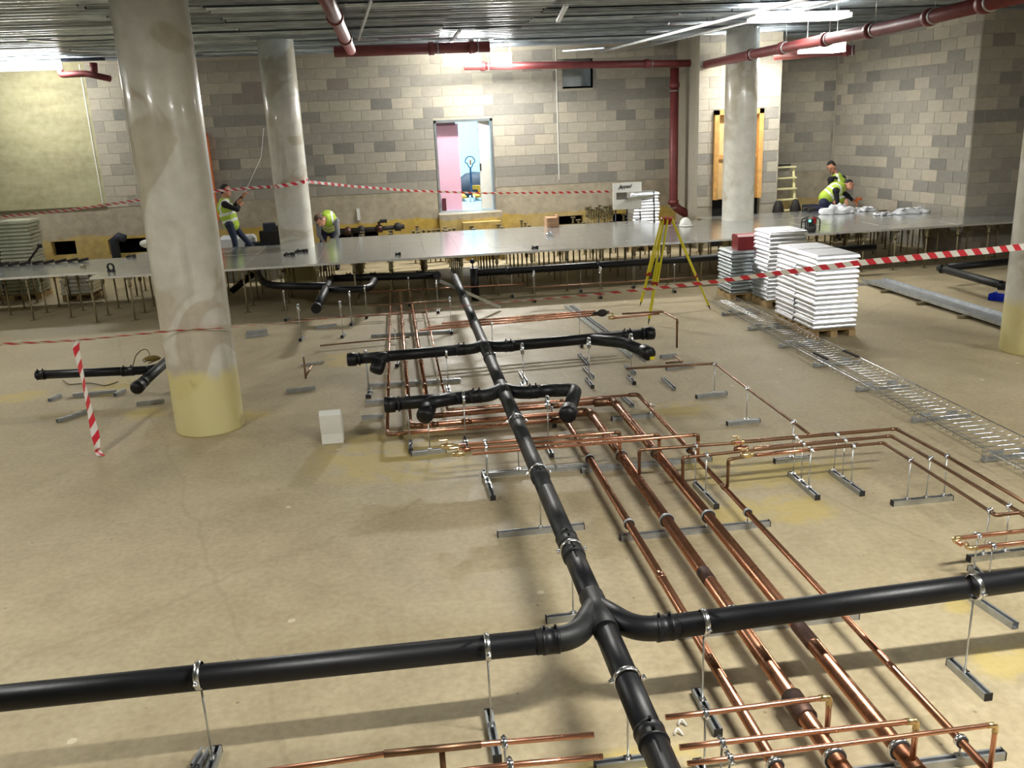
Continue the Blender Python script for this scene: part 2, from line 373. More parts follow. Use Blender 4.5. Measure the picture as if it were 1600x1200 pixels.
def wall(name, p0, p1, z0, z1, mt, holes=(), thick=.22, blocks=False, seed=0):
    """wall face from p0 to p1 (left to right as seen from the room), holes in wall coordinates"""
    p0 = Vector((p0[0], p0[1], 0)); p1 = Vector((p1[0], p1[1], 0)); L = (p1-p0).length; ang = math.atan2(p1.y-p0.y, p1.x-p0.x)
    R = Matrix.Rotation(ang, 3, 'Z'); b = MB()
    for a, c, d, e in cells(0, L, z0, z1, holes):
        b.box(p0+R @ Vector(((a+c)/2, thick/2, (d+e)/2)), (c-a, thick, e-d), 0, ang)
    o = struct(name, b, mt)
    if blocks:
        rnd = random.Random(seed); n = 0; rest = MB(); st = random.getstate(); random.seed(seed)
        nr = int(math.ceil((z1-z0)/.225))
        for r in range(nr):
            zc = z0+.1125+.225*r
            if zc > z1-.02: continue
            x = -.225 if r % 2 else 0.0; dk = 0
            while x < L-.02:
                a, c = max(x, 0), min(x+.45, L); x += .45
                if c-a < .05: continue
                segs = [(a, c)]
                for h in holes:
                    if h[2] < zc < h[3]:
                        ns = []
                        for s0, s1 in segs:
                            if s1 <= h[0] or s0 >= h[1]: ns.append((s0, s1))
                            else:
                                if s0 < h[0]-.04: ns.append((s0, h[0]))
                                if s1 > h[1]+.04: ns.append((h[1], s1))
                        segs = ns
                i = pick() if dk <= 0 else dki
                if dk <= 0 and i in (2, 3) and random.random() < .45: dk = random.randint(1, 6); dki = i
                dk -= 1
                for s0, s1 in segs:
                    loc = p0+R @ Vector(((s0+s1)/2, 0, zc))
                    if n < 298:
                        inst('concrete_block', blockmesh(s1-s0, i), o, loc, ang); n += 1
                    else:
                        rest.box(loc+R @ Vector((0, -.004, 0)), (s1-s0-.012, .008, .215), i, ang)
        random.setstate(st)
        if rest.v:
            q = rest.build('concrete_block', [m_ for m_, _ in BLK], o); q['kind'] = 'stuff'
    return o
XJ = -6.24                      # joint between cast concrete and blockwork
Z1 = 1.45
DR = (W(681, 250, YB)[0], W(772, 250, YB)[0], W(730, 329, YB)[2], W(730, 186, YB)[2])   # doorway
XM = W(872, 200, YB)[0]; XN = 6.4
holes_b = []
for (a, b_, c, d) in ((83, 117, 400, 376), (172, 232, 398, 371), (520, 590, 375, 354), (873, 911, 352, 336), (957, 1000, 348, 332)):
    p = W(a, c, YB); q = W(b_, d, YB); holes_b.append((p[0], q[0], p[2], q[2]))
XL = -14.0
wall('wall_back_lower', (XL, YB), (XN+.2, YB), 0, Z1, M['band'], [(h[0]-XL, h[1]-XL, h[2], h[3]) for h in holes_b]+[(DR[0]-XL, DR[1]-XL, DR[2], 9)])
wall('wall_back_left', (XL, YB), (XJ, YB), Z1, 4.6, M['shutter'])
LD = (W(322, 250, YB)[0]-1.0, W(330, 250, YB)[0])       # left timber-framed doorway (mostly hidden by the column)
wall('wall_back', (XJ, YB), (XM, YB), Z1, 4.45, M['mortar'], [(DR[0]-XJ, DR[1]-XJ, 0, DR[3])], blocks=True, seed=3)
VT = (W(879, 120, YB)[0], W(926, 120, YB)[0], W(900, 135, YB)[2], 4.2)
wall('wall_back_right', (XM, YB), (10.4, YB), Z1, 4.45, M['mortar'], [(VT[0]-XM, VT[1]-XM, VT[2], VT[3])], blocks=True, seed=5)
wall('wall_back_right_lower', (XN+.2, YB), (10.4, YB), 0, Z1, M['band'])
YX = 19.0; BX0 = W(1090, 250, YX)[0]; BX1 = W(1216, 250, YX)[0]
BD = (W(1114, 250, YX)[0], W(1189, 250, YX)[0])
wall('wall_bay_front', (BX0, YX), (BX1, YX), .9, 4.45, M['mortar'], [(BD[0]-BX0, BD[1]-BX0, 0, W(1150, 171, YX)[2])], blocks=True, seed=8)
wall('wall_bay_front_lower', (BX0, YX), (BX1, YX), 0, .9, M['mortar'], [(BD[0]-BX0, BD[1]-BX0, 0, 3)])
wall('wall_bay_left', (BX0, YB), (BX0, YX+.225), 0, 4.45, M['mortar'], thick=.2)
wall('wall_bay_right', (BX1-.01, YX+.225), (BX1-.01, YB), 0, 4.45, M['mortar'], thick=.2)
RX, RY = 10.9, 16.1
wall('wall_right', (10.35, YB), (RX, RY), 0, 4.45, M['mortar'], blocks=True, seed=11)
wall('wall_right_front', (RX, RY), (17, RY), 0, 4.45, M['mortar'], blocks=True, seed=12)
b = MB(); b.box((-13.1, 9, 2.3), (.2, 27, 4.6)); struct('wall_left', b, M['shutter'])
b = MB(); b.box((17.1, 9, 2.3), (.2, 27, 4.6)); struct('wall_far_right', b, M['mortar'])
b = MB(); b.box((2, -4.6, 2.3), (30, .2, 4.6)); struct('wall_front', b, M['mortar'])
# boxes painted near black for the shade inside the low openings
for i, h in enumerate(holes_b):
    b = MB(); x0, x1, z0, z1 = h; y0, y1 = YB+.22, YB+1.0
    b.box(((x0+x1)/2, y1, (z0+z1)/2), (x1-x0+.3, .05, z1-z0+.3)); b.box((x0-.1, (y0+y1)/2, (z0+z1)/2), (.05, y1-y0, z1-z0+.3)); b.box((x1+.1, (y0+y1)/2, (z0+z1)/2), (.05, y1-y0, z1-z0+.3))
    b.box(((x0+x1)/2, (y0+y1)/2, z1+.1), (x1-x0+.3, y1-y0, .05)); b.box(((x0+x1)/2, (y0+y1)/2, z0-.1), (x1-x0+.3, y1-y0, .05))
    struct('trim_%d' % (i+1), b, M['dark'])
b = MB(); x0, x1, z0, z1 = VT
b.box(((x0+x1)/2, YB+.6, (z0+z1)/2), (x1-x0, .05, z1-z0)); b.box(((x0+x1)/2, YB+.3, z1+.02), (x1-x0, .6, .04)); b.box(((x0+x1)/2, YB+.3, z0-.02), (x1-x0, .6, .04)); b.box((x0-.02, YB+.3, (z0+z1)/2), (.04, .6, z1-z0)); b.box((x1+.02, YB+.3, (z0+z1)/2), (.04, .6, z1-z0))
struct('trim_6', b, M['paneld'])
# movement joints
for i, (px, ya, yb_, Y) in enumerate(((146, 138, 330, YB), (872, 90, 300, YB))):
    p = W(px, 230, Y); b = MB(); b.box((p[0], Y-.012, (Z1+4.3)/2+.1), (.022, .02, 4.3-Z1)); struct('trim_%d' % (7+i), b, M['white'])
b = MB(); b.box((10.33, YB-.05, 2.7), (.03, .03, 3.2)); struct('trim_9', b, M['mortar'])
b = MB(); b.box(((XL+XJ)/2, YB-.01, Z1+.02), (XJ-XL, .03, .06)); struct('trim_10', b, M['cable'])
# ------------------------------------------------------------------ doorway and room beyond
x0, x1, z0, z1 = DR
b = MB(); b.box(((x0+x1)/2, 24.13, z0-.05), (6, 6.74, .1)); b.box(((x0+x1)/2, 20.62, z0-.04), (x1-x0-.02, .3, .07)); struct('floor_room_beyond', b, mat('blue_grey_floor', rgb(168, 198, 226), .5))
rb = MB(); rb.box(((x0+x1)/2, 27.5, 2.6), (7, .1, 3.6)); rb.box((x0-2.9, 24.1, 2.6), (.1, 6.8, 3.6)); rb.box((x1+2.9, 24.1, 2.6), (.1, 6.8, 3.6)); rb.box(((x0+x1)/2, 24.1, 4.45), (7, 6.8, .1))
struct('wall_room_beyond', rb, mat('pale_blue_wall', rgb(196, 238, 246), .8, 0, .03))
b = MB()
for xx, wd in ((x0+.03, .05), (x1-.03, .05)): b.box((xx, YB+.1, (z0+z1)/2), (wd, .24, z1-z0))
b.box(((x0+x1)/2, YB+.1, z1-.03), (x1-x0, .24, .06)); struct('trim_11', b, M['paneld'])
d = thing('door_leaf', 'white door leaf folded back at the right side of the bright doorway', 'door', (x1-.1, YB+.02, z0))
b = MB(); b.box((x1-.20, YB+.08, (z0+z1)/2-.01), (.27, .045, z1-z0-.06), rz=.25); b.build('leaf', M['white'], d)
b = MB(); b.box((x1-.31, YB+.03, z0+.95), (.03, .03, .16)); b.build('handle', M['rubber'], d)
pk = thing('plasterboard_sheet', 'pink plasterboard sheet standing in the left half of the bright doorway', 'board', (x0+.25, YB+.3, z0))
b = MB(); b.box((x0+.28, YB+.32, z0+.96), (.56, .03, 1.92)); b.build('board', M['pink'], pk)
b = MB(); b.box((x0+.22, YB+.30, z0+1.95), (.56, .04, .13)); b.build('header', mat('dusky_plasterboard', rgb(150, 110, 122), .8), pk)
b = MB(); b.box((x0+.14, YB+.26, z0+.14), (.09, .05, .28)); single(b, 'brick_block', M['maroon'], 'small dark red block standing at the foot of the pink plasterboard', 'block')
# pallet truck
pt = thing('pallet_truck', 'blue and yellow pallet truck standing in the room beyond the doorway', 'pallet truck', (W(737, 304, 23)[0], 23, z0))
px_, py_ = W(737, 304, 23)[0], 23.0; zt = W(737, 244, 23)[2]
b = MB(); b.tube([(px_, py_, z0+.15), (px_, py_-.05, zt-.28)], .025); b.build('tiller', M['blued'], pt)
b = MB(); pts = [(px_+.125*math.sin(a)*(1 if math.cos(a) > -.2 else .55), py_-.05, zt-.14+.14*math.cos(a)) for a in [2*PI*k/20 for k in range(21)]]; b.tube(pts, .014, 8, cap=False); b.build('handle_loop', M['blued'], pt)
b = MB(); b.box((px_+.01, py_-.06, zt-.15), (.04, .03, .12)); b.build('grip', M['orange'], pt, 'orange grip')
b = MB()
for s in (-.05, .05): b.tube([(px_+s-.02, py_-.1, z0+.08), (px_+s+.02, py_-.1, z0+.08)], .08, 14)
b.build('wheels', M['white'], pt)
b = MB(); b.box((px_+.12, py_+.1, z0+.34), (.2, .1, .1)); b.bar((px_+.2, py_+.1, z0+.36), (px_+.34, py_+.4, z0+.05), .1, .08); b.bar((px_+.16, py_+.1, z0+.1), (px_+.16, py_+1.1, z0+.1), .16, .05); b.bar((px_-.2, py_+.1, z0+.1), (px_-.2, py_+1.1, z0+.1), .16, .05); b.build('fork_frame', M['yellowd'], pt)
b = MB(); c0 = W(742, 290, 24.5)
b.ell((c0[0], 24.6, z0+.02), (.75, .4, .62), 16, 8); ob = single(b, 'dark_sheet_pile', M['darksheet'], 'dark heap of sheeting behind the pallet truck beyond the doorway', 'sheeting')
for v in ob.data.vertices:
    v.co.x += random.uniform(-.05, .05); v.co.z = max(v.co.z+random.uniform(-.05, .05), z0+.005)
# steps below the doorway
sp_ = thing('block_steps', 'rough blockwork steps and landing under the bright doorway', 'steps', ((x0+x1)/2, 19.8, 0))
b = MB(); b.box(((x0+x1)/2+.03, 20.22, z0/2-.01), (x1-x0+.1, .5, z0-.02)); b.build('landing', M['band'], sp_)
for k in range(3):
    b = MB(); b.box((x0+.9, 19.86-.25*k, (z0-.2*(k+1))/2), (.85, .25, z0-.2*(k+1))); b.build('step', M['band'], sp_)
# timber door behind the right column
td = thing('timber_door_frame', 'pine door frame with pale boarding behind the right round column', 'door frame', (BD[0], YX, 0))
zt = W(1150, 171, YX)[2]; zb = W(1120, 312, YX)[2]
for xx in (BD[0]+.05, BD[1]-.05):
    b = MB(); b.box((xx, YX-.02, (zb+zt)/2), (.10, .14, zt-zb)); b.build('post', M['timber'], td)
b = MB(); b.box(((BD[0]+BD[1])/2, YX-.02, zt-.05), (BD[1]-BD[0], .14, .1)); b.build('head', M['timber'], td)
for k in range(2):
    wd = (BD[1]-BD[0]-.2)/2; b = MB(); b.box((BD[0]+.1+wd*(k+.5), YX+.06, (zb+zt)/2-.05), (wd-.01, .02, zt-zb-.1)); b.build('board', M['timberp'], td)
for zz in (zb+.9, zb+1.8):
    b = MB(); b.box(((BD[0]+BD[1])/2, YX+.03, zz), (BD[1]-BD[0]-.2, .04, .09)); b.build('batten', M['timber'], td)
b = MB(); b.box(((BD[0]+BD[1])/2, YX+.15, zb/2), (BD[1]-BD[0], .05, zb)); struct('trim_12', b, M['dark'])  # black sheet paints the shade in the opening below the boards
# left timber frame beside the near column
p = W(328, 250, YB-.1); zt = W(328, 208, YB-.1)[2]
td = thing('timber_door_frame', 'thin orange-brown timber frame on back wall showing beside the near left column', 'door frame', (p[0], YB-.1, Z1-.2))
for xx in (p[0]-.02, p[0]-.9):
    b = MB(); b.box((xx, YB-.08, (zt+Z1-.4)/2), (.07, .12, zt-Z1+.4)); b.build('post', M['orange'], td)
b = MB(); b.box((p[0]-.46, YB-.08, zt-.03), (.95, .12, .07)); b.build('head', M['orange'], td)
b = MB(); b.box((p[0]-.46, YB-.045, (zt+Z1-.4)/2), (.8, .03, zt-Z1+.3)); b.build('board', M['timberp'], td)
# ------------------------------------------------------------------ columns
def column(name, label, x, y, r):
    b = MB(); b.tube([(x, y, 0), (x, y, .02), (x, y, 1.5), (x, y, 3.0), (x, y, 4.52)], r, 56)
    return single(b, name, M['column'], label, 'column', (x, y, 0))
CR = .375
def col_from(pxl, pxr, py, h):      # centre from the visible edges at height h
    a = G(pxl, py, h); c = G(pxr, py, h); m_ = Vector(((a[0]+c[0])/2, (a[1]+c[1])/2)); d_ = m_.normalized(); return m_
c1 = col_from(278, 384, 640, .2)
cols = [('near left round concrete column with yellow stained foot', -2.045, 8.84, .332),
        ('middle round concrete column standing in the raised floor by the bent worker', -1.93, 17.3, .318),
        ('right round concrete column in front of the timber door', 6.95, 17.7, .318),
        ('shaded round concrete column cut by the right picture edge', 7.28, 9.25, .33)]
for l, x, y, r in cols: column('round_column', l, x, y, r)
# ------------------------------------------------------------------ lamps
def lamp(x, y, z, L, deg, power, label, wd=.13, th=.045, up=.3, tilt=0):
    t_ = thing('batten_lamp', label, 'lamp', (x, y, z))
    a = math.radians(deg); b = MB(); b.box((x, y, z+th/2+.022), (L, wd*.5, .044), rz=a); b.build('housing', M['white'], t_)
    b = MB(); b.box((x, y, z), (L-.04, wd, th), rz=a); b.build('diffuser', M['lamp' if wd < .2 else 'lampw'], t_)
    for s in (-.4, .4):
        b = MB(); q = (x+math.cos(a)*L*s, y+math.sin(a)*L*s); b.tube([(q[0], q[1], z+.08), (q[0], q[1], ZC+.05)], .005, 6); b.build('hanger', M['galv'], t_)
    if power:
        ld = bpy.data.lights.new('lamp_light', 'AREA'); ld.shape = 'RECTANGLE'; ld.size = L; ld.size_y = .15; ld.energy = power; ld.color = LAMP_COL
        lo = bpy.data.objects.new('lamp_light', ld); COL.objects.link(lo); lo.parent = t_; lo.location = (0, -.12 if tilt else 0, -th/2-.012); lo.rotation_euler = (math.radians(tilt), 0, a)
        if up:
            l2 = ld.copy(); l2.energy = power*up; l2o = bpy.data.objects.new('lamp_uplight', l2); COL.objects.link(l2o); l2o.parent = t_; l2o.location = (0, 0, th/2+.05); l2o.rotation_euler = (PI, 0, a)
    return t_
names = ['batten lamp above the near pipes, out of view', 'batten lamp over the empty slab on the left, out of view', 'batten lamp over the right hand slab, out of view', 'batten lamp near left wall, out of view']
for i, (x, y, z, L, dg, pw, lb) in enumerate(LAMPS): lamp(x, y, z, L, dg, pw, lb or names[i], .5 if lb else .13, .06 if lb else .045, .5 if lb else .25)
p = G(1284, 74, 3.8); lamp(p[0], p[1], 3.8, .75, 15, 10, 'glowing oval lamp hanging beside the red pipe stub on the right', .3, .16)
p = W(722, 95, 19.3); lamp(p[0], p[1], p[2], .8, 0, 170, 'bright lamp at back wall top between the two red ceiling pipes', .12, .17, .12, -58)
p = W(783, 94, 19.3); lamp(p[0], p[1], p[2], .45, 0, 45, 'short bright lamp at back wall top, right of the red pipe end', .12, .20)
p = W(28, 105, 19.0); lamp(p[0], p[1], p[2], 1.6, 0, 6, 'long bright lamp along the top of the pale concrete wall at far left', .12, .12)
p = W(1201, 80, 18.0); lamp(p[0], p[1], p[2], .9, 0, 60, 'bright lamp behind the right round column top')
ld = bpy.data.lights.new('room_light', 'AREA'); ld.size = 3; ld.energy = 250; ld.color = (.80, .95, 1)
lo = bpy.data.objects.new('room_light', ld); COL.objects.link(lo); lo.location = ((x0+x1)/2, 24.3, 4.3)
# ------------------------------------------------------------------ ceiling services
def fillet(pts, r, n=6):
    pts = [Vector(p) for p in pts]; out = [pts[0]]
    for i in range(1, len(pts)-1):
        a, p, c = pts[i-1], pts[i], pts[i+1]; u = (a-p); v = (c-p); d_ = min(r, u.length*.45, v.length*.45); u.normalize(); v.normalize()
        s, e = p+u*d_, p+v*d_
        for k in range(n+1):
            t_ = k/n; out.append(s*(1-t_)**2+p*2*t_*(1-t_)+e*t_*t_)
    return out+[pts[-1]]
def ring(mb, c, axis, r, wd, mi=0, th=.006, seg=18):
    c = Vector(c); ax = Vector(axis).normalized(); mb.tube([c-ax*wd/2, c-ax*wd/2+ax*.001, c+ax*wd/2-ax*.001, c+ax*wd/2], [r, r+th, r+th, r], seg, mi, cap=False)
def red_pipe(label, pts, r, bands=()):
    o = thing('red_pipe', label, 'pipe', pts[0]); b = MB(); b.tube(fillet(pts, r*2.2), r, 16); b.build('pipe', M['redpipe'], o)
    for k, (i, f) in enumerate(bands):
        a = Vector(pts[i]); c = Vector(pts[i+1]); q = a.lerp(c, f); m = MB(); ring(m, q, c-a, r, .10, th=.02); m.build('coupling', M['redpipe'], o)
        m = MB(); ring(m, q+(c-a).normalized()*.12, c-a, r, .02, th=.012); m.build('hanger_clamp', M['galvd'], o)
        m = MB(); q2 = q+(c-a).normalized()*.12; m.tube([(q2.x, q2.y, q2.z+r), (q2.x, q2.y, ZC+.04)], .005, 6); m.build('hanger_rod', M['galv'], o)
    return o
za = 4.15; a = G(497, -30, za); c = G(548, 78, za)
red_pipe('dark red ceiling pipe running back from the top edge to the red cross pipe', [(a[0], a[1]-3, za), (c[0], c[1], za)], .085, [(0, .55), (0, .8)])
p1 = W(522, 81, 17.1); p2 = W(765, 76, 17.1)
red_pipe('short thick red cross pipe under the ceiling left of the wall lamps', [p1, (p2[0], 17.1, p1[2])], .095, [(0, .62), (0, .88)])
p1 = W(725, 104, 19.6); p2 = W(1128, 98, 19.6)
red_pipe('long slim red pipe along the back wall top from lamps to downpipe', [p1, p2, ], .075, [(0, .07), (0, .7)])
zr = 3.85; a = G(1062, 110, zr); c = G(1620, -14, zr)
red_pipe('long bright red pipe rising towards the top right corner', [(a[0], a[1], zr), G(1190, 82, zr), G(1400, 40, zr), c], .085, [(0, .9), (1, .2), (1, .55), (1, .85), (2, .3), (2, .7)])
a = G(1210, 87, 3.9); c = G(1335, 78, 3.9)
red_pipe('short capped red pipe stub beside the glowing oval lamp', [a, c], .09, [(0, .9)])
a = W(1054, 106, 19.7); c = W(1054, 322, 19.7); e = W(1070, 334, 19.7)
red_pipe('vertical dark red downpipe in the corner left of the timber door', [a, (a[0], 19.7, c[2]), (e[0]+.05, 19.7, c[2]-.2)], .095, [(0, .12), (0, .97)])
a = W(92, 98, 19.2); bq = W(95, 117, 19.2); c = W(172, 123, 19.0)
o = thing('pipe_bracket_assembly', 'rusty red pipe fittings hanging at the ceiling above the cast concrete wall', 'pipe', a)
m = MB(); m.tube(fillet([a, bq, W(135, 115, 19.1), c], .06), .06, 14); m.build('pipe', M['redpipe'], o)
m = MB(); m.tube([W(146, 98, 19.1), W(147, 118, 19.1)], .07, 14); m.build('branch', M['redpipe'], o)
m = MB(); m.box(W(130, 93, 19.1), (.75, .2, .05)); m.build('bracket', M['darksheet'], o)
for k, (q0, q1, zz, wd) in enumerate([((905, 90), (1268, -4), 4.25, .06), ((930, 92), (1330, -4), 4.28, .04), ((718, 48), (700, 72), 4.32, .05), ((885, 8), (872, 33), 4.3, .06), ((560, 62), (580, 0), 4.3, .03)]):
    a, c = G(*q0, zz), G(*q1, zz); b = MB(); b.bar(a, c, wd, .04)
    single(b, 'ceiling_channel', M['galv'], ['long galvanised channel slanting under the ceiling towards the right column', 'thinner galvanised channel beside the long slanting one under the ceiling', 'short ceiling channel above the wall lamp', 'short ceiling channel near the top edge, right of centre', 'thin channel hung beside the dark red ceiling pipe'][k], 'channel', a)
for k, (q0, q1, yy) in enumerate([((560, 60), (590, 62), 4.3), ((880, 80), (945, 75), 4.3), ((940, 92), (1045, 75), 4.3), ((1010, 50), (1075, 45), 4.3), ((1045, 37), (1112, 35), 4.3), ((990, 28), (1062, 22), 4.3), ((640, 62), (770, 60), 4.32), ((110, 78), (180, 80), 4.3), ((44, 62), (90, 64), 4.32)]):
    a, c = G(*q0, yy), G(*q1, yy); b = MB(); b.bar(a, c, .10, .03)  # added strip stands for a stretch of deck reflecting the lamps
    single(b, 'reflection_strip', M['zinc'], 'bright strip added under the ceiling deck as a lamp reflection', 'reflection strip', a, 'reflection strips added under the ceiling deck')
# ------------------------------------------------------------------ raised floor
ZP = .741; PX0 = -2.589; PY0 = 14.9
rf = thing('raised_floor', 'long raised access floor of shiny steel panels on pedestals across the room', 'raised floor', (PX0, PY0, 0))
pm = MB(); S = .598; tk = .034
pm.box((0, 0, -tk/2), (S, S, tk), 0)
me = pm.mesh('floor_panel', [M['panel'], M['paneledge']])
for pl in me.polygons:
    if abs(pl.normal.z) < .5: pl.material_index = 1
me2 = me.copy()
for v in me2.vertices: v.co.z += .003
pdm = MB()
pdm.box((0, 0, .003), (.10, .10, .006)); pdm.tube([(0, 0, .006), (0, 0, ZP-tk-.09)], .015, 8); pdm.tube([(0, 0, ZP-tk-.16), (0, 0, ZP-tk-.006)], .024, 8)
pdm.tube([(0, 0, ZP-tk-.135), (0, 0, ZP-tk-.115)], .034, 6); pdm.box((0, 0, ZP-tk-.004), (.10, .10, .008))
for s in (-1, 1): pdm.box((s*.04, 0, ZP-tk-.02), (.006, .05, .03))
pedm = pdm.mesh('pedestal', [M['olive']])
nodes = set(); rnd = random.Random(4)
def present(i, j):
    x = PX0+.6*(i+.5); y = PY0+.6*(j+.5)
    if j > 5: return False
    if x < -4.99: return 1 <= j <= 3
    if x < -1.4: return 0 <= j <= 4
    if x < 5.2: return 0 <= j <= 5
    if x < 6.7: return 0 <= j <= 4
    if x < 10.3: return 0 <= j <= 5
    if x < 10.85: return 0 <= j <= 3
    return 0 <= j <= 1
for i in range(-10, 25):
    for j in range(6):
        if present(i, j):
            x = PX0+.6*(i+.5); y = PY0+.6*(j+.5)
            if any(abs(x-cx) < .44 and abs(y-cy) < .44 for _, cx, cy, _ in cols[1:3]): 
                # cut panel: four strips round the column are hidden by it
                pass
            inst('floor_panel', me if rnd.random() < .9 else me2, rf, (x, y, ZP))
            for a in (0, 1):
                for c in (0, 1): nodes.add((i+a, j+c))
for i in range(2, 15):
    for j in (7, 8, 9): nodes.add((i, j))
for (i, j) in sorted(nodes):
    x, y = PX0+.6*i, PY0+.6*j
    if any((x-cx)**2+(y-cy)**2 < .45**2 for _, cx, cy, _ in cols) or y > RY-.05 and x > RX-.1: continue
    inst('pedestal', pedm, rf, (x, y, 0))
# loose pedestals waiting behind the platform on the right
for k in range(12):
    x, y = 8.9+.17*k+rnd.uniform(-.05, .05), 19.0+rnd.uniform(-.3, .3)
    if x > 10.2: y = 17.9+rnd.uniform(0, .3)
    o = bpy.data.objects.new('loose_pedestal', pedm); COL.objects.link(o); o.location = (x, min(y, 19.4), 0)
    o['label'] = 'steel floor pedestal standing free behind the platform near the right wall'; o['category'] = 'pedestal'; o['group'] = 'free pedestals by the right wall'
for k in range(9):
    p = W(645+8*k, 350, 19.3+.05*(k % 3)); o = bpy.data.objects.new('loose_pedestal', pedm); COL.objects.link(o); o.location = (p[0], p[1], .06*(k % 3)*0)
    o['label'] = 'steel floor pedestal standing free behind the platform below the pink board'; o['category'] = 'pedestal'; o['group'] = 'free pedestals left of the block steps'
for k in range(22):
    p = W(917+ (k % 11)*4.0, 340, 19.9+.2*(k//11)); o = bpy.data.objects.new('loose_pedestal', pedm); COL.objects.link(o); o.location = (p[0], p[1], 0); o.scale = (1, 1, rnd.uniform(1.2, 1.38))
    o['label'] = 'steel floor pedestal in the dense bundle left of the white board'; o['category'] = 'pedestal'; o['group'] = 'bundle of pedestals by the back wall'
# ------------------------------------------------------------------ black drainage pipework
def cyl_between(o, name, pts, r, m, label=None, seg=20):
    b = MB(); b.tube(pts, r, seg); return b.build(name, m, o, label)
def socket(o, p, axis, r, L, m, name='coupling', th=.005):
    ax = Vector(axis).normalized(); p = Vector(p); b = MB()
    a0, a1 = p-ax*L/2, p+ax*L/2; e = ax*.004
    b.tube([a0, a0+e, a0+e*4, a0+e*4.2, a1-e*4.2, a1-e*4, a1-e, a1], [r, r+th+.002, r+th+.002, r+th, r+th, r+th+.002, r+th+.002, r], 22)
    ob = b.build(name, m, o)
    sub(ob)
    # weld terminals: two small pins
    side = Vector((0, 0, 1)); 
    if abs(ax.z) > .8: side = Vector((0, -1, 0))
    for s in (-.3, .3):
        q = p+ax*L*s+side*(r+th)
        k = MB(); k.tube([q, q+side*.02], .007, 6); k.build('weld_pin', m, ob)
    return ob
R1 = .059; ZD = .46
XM_ = .845
mn = thing('drain_pipework', 'long black plastic drain running away through the middle with four side branches', 'drain pipe', (XM_, 3.65, 0))
# main run, falls slightly; sections between couplings
yj = G(890, 846, .455)[1]; yk = G(1040, 1152, .44)[1]
ys = [2.0, yk, 3.9, yj, 5.4, 6.35, 7.0, 7.9, 8.9, 10.6, 12.2, 14.2]
def zm(y): return .46+.004*(y-7)
for a, c in zip(ys, ys[1:]):
    cyl_between(mn, 'main_pipe', [(XM_, a, zm(a)), (XM_, c, zm(c))], R1, M['blackd'] if a > 4 else M['black'])
for y, L in ((yk, .09), (yj, .12), (yj-.17, .06), (5.66, .07), (6.95, .07), (8.95, .08), (10.6, .07), (12.2, .09)):
    socket(mn, (XM_, y, zm(y)), (0, 1, 0), R1, L, M['blackd'] if y > 4 else M['black'])
def branch(yb, side, pts_after, r=R1, dy=.30, zb=None, m=None, skew=.20):
    """45 degree wye from the main then a bend into the cross run"""
    m = m or M['black']; z = zm(yb); s = side
    p0 = Vector((XM_, yb+dy*.55, z)); p1 = Vector((XM_+s*skew, yb+dy*.55-skew, z)); p2 = Vector((XM_+s*(skew+.14), yb, z))
    return p0, p1, p2
def cross(yw, yc, lend, rend, zl, zr_, m=M['black'], wl=.22):
    """wye at yw on the main, cross runs at yc to both ends"""
    z = zm(yw)
    b = MB(); b.tube([(XM_, yw-.22, z), (XM_, yw+.12, z)], R1+.006, 22)
    o = b.build('wye_fitting', M['blackd'], mn)
    for s, end, ze in ((-1, lend, zl), (1, rend, zr_)):
        if end is None: continue
        P = fillet([(XM_, yw+.02, z), (XM_+s*wl, yc, z), (XM_+s*(wl+.35), yc, z+(ze-z)*.1)], .11, 8)
        P = [Vector(p) for p in P]
        cyl_between(mn, 'wye_arm', P[:-1]+[Vector((XM_+s*(wl+.20), yc, z))], R1+.002, M['blackd'] if s < 0 else m)
        socket(mn, (XM_+s*(wl+.13), yc, z), (s, 0, 0), R1, .09, m)
        cyl_between(mn, 'branch_pipe', [(XM_+s*(wl+.1), yc, z), (end, yc, ze)], R1, m)
# near cross
cross(3.90, 3.66, -3.6, 4.4, .48, .53, wl=.15)
# middle cross (y 7.67)
cross(7.82, 7.66, -.22, 1.38, .45, .46, wl=.13)
# far cross (y 9.4)
cross(9.55, 9.42, -.62, 2.72, .45, .5, wl=.13)
def end_cap(p, ax, r=R1): 
    ax = Vector(ax).normalized(); p = Vector(p); b = MB(); b.tube([p, p+ax*.004, p+ax*.09, p+ax*.10], [r, r+.014, r+.014, r+.004], 20); b.build('end_socket', M['black'], mn)
    b = MB(); ring(b, p-ax*.03, ax, r, .02, th=.012); b.build('socket_rim', M['black'], mn)
end_cap((-.15, 7.66, .45), (-1, 0, 0)); end_cap((-.56, 9.42, .45), (-1, 0, 0)); end_cap((2.66, 9.42, .5), (1, 0, 0))
socket(mn, (2.45, 9.42, .495), (1, 0, 0), R1, .1, M['black'])
# toilet-outlet sockets on short arms facing the camera
def outlet(start, mid, end, yellow=False):
    P = fillet([start, mid, end], .09, 6); cyl_between(mn, 'outlet_bend', P, R1+.002, M['blackd'])
    e = Vector(end); d_ = (e-Vector(mid)).normalized(); b = MB()
    b.tube([e-d_*.02, e-d_*.015, e+d_*.09, e+d_*.115, e+d_*.125], [R1, R1+.018, R1+.018, R1+.008, .01], 22); ob = b.build('outlet_socket', M['black'], mn)
    if yellow:
        b = MB(); b.box(tuple(e+d_*.10+Vector((.02, -.02, -.04))), (.05, .03, .03)); b.build('yellow_tag', M['yellow'], sub(ob), 'yellow tag')
e = G(895, 652, .42); outlet((1.30, 7.66, .46), (1.50, 7.64, .46), (e[0]-.01, e[1]+.12, .44))
e = G(668, 640, .42); outlet((.25, 7.66, .45), (e[0]+.03, 7.62, .455), (e[0], e[1]+.03, .415))
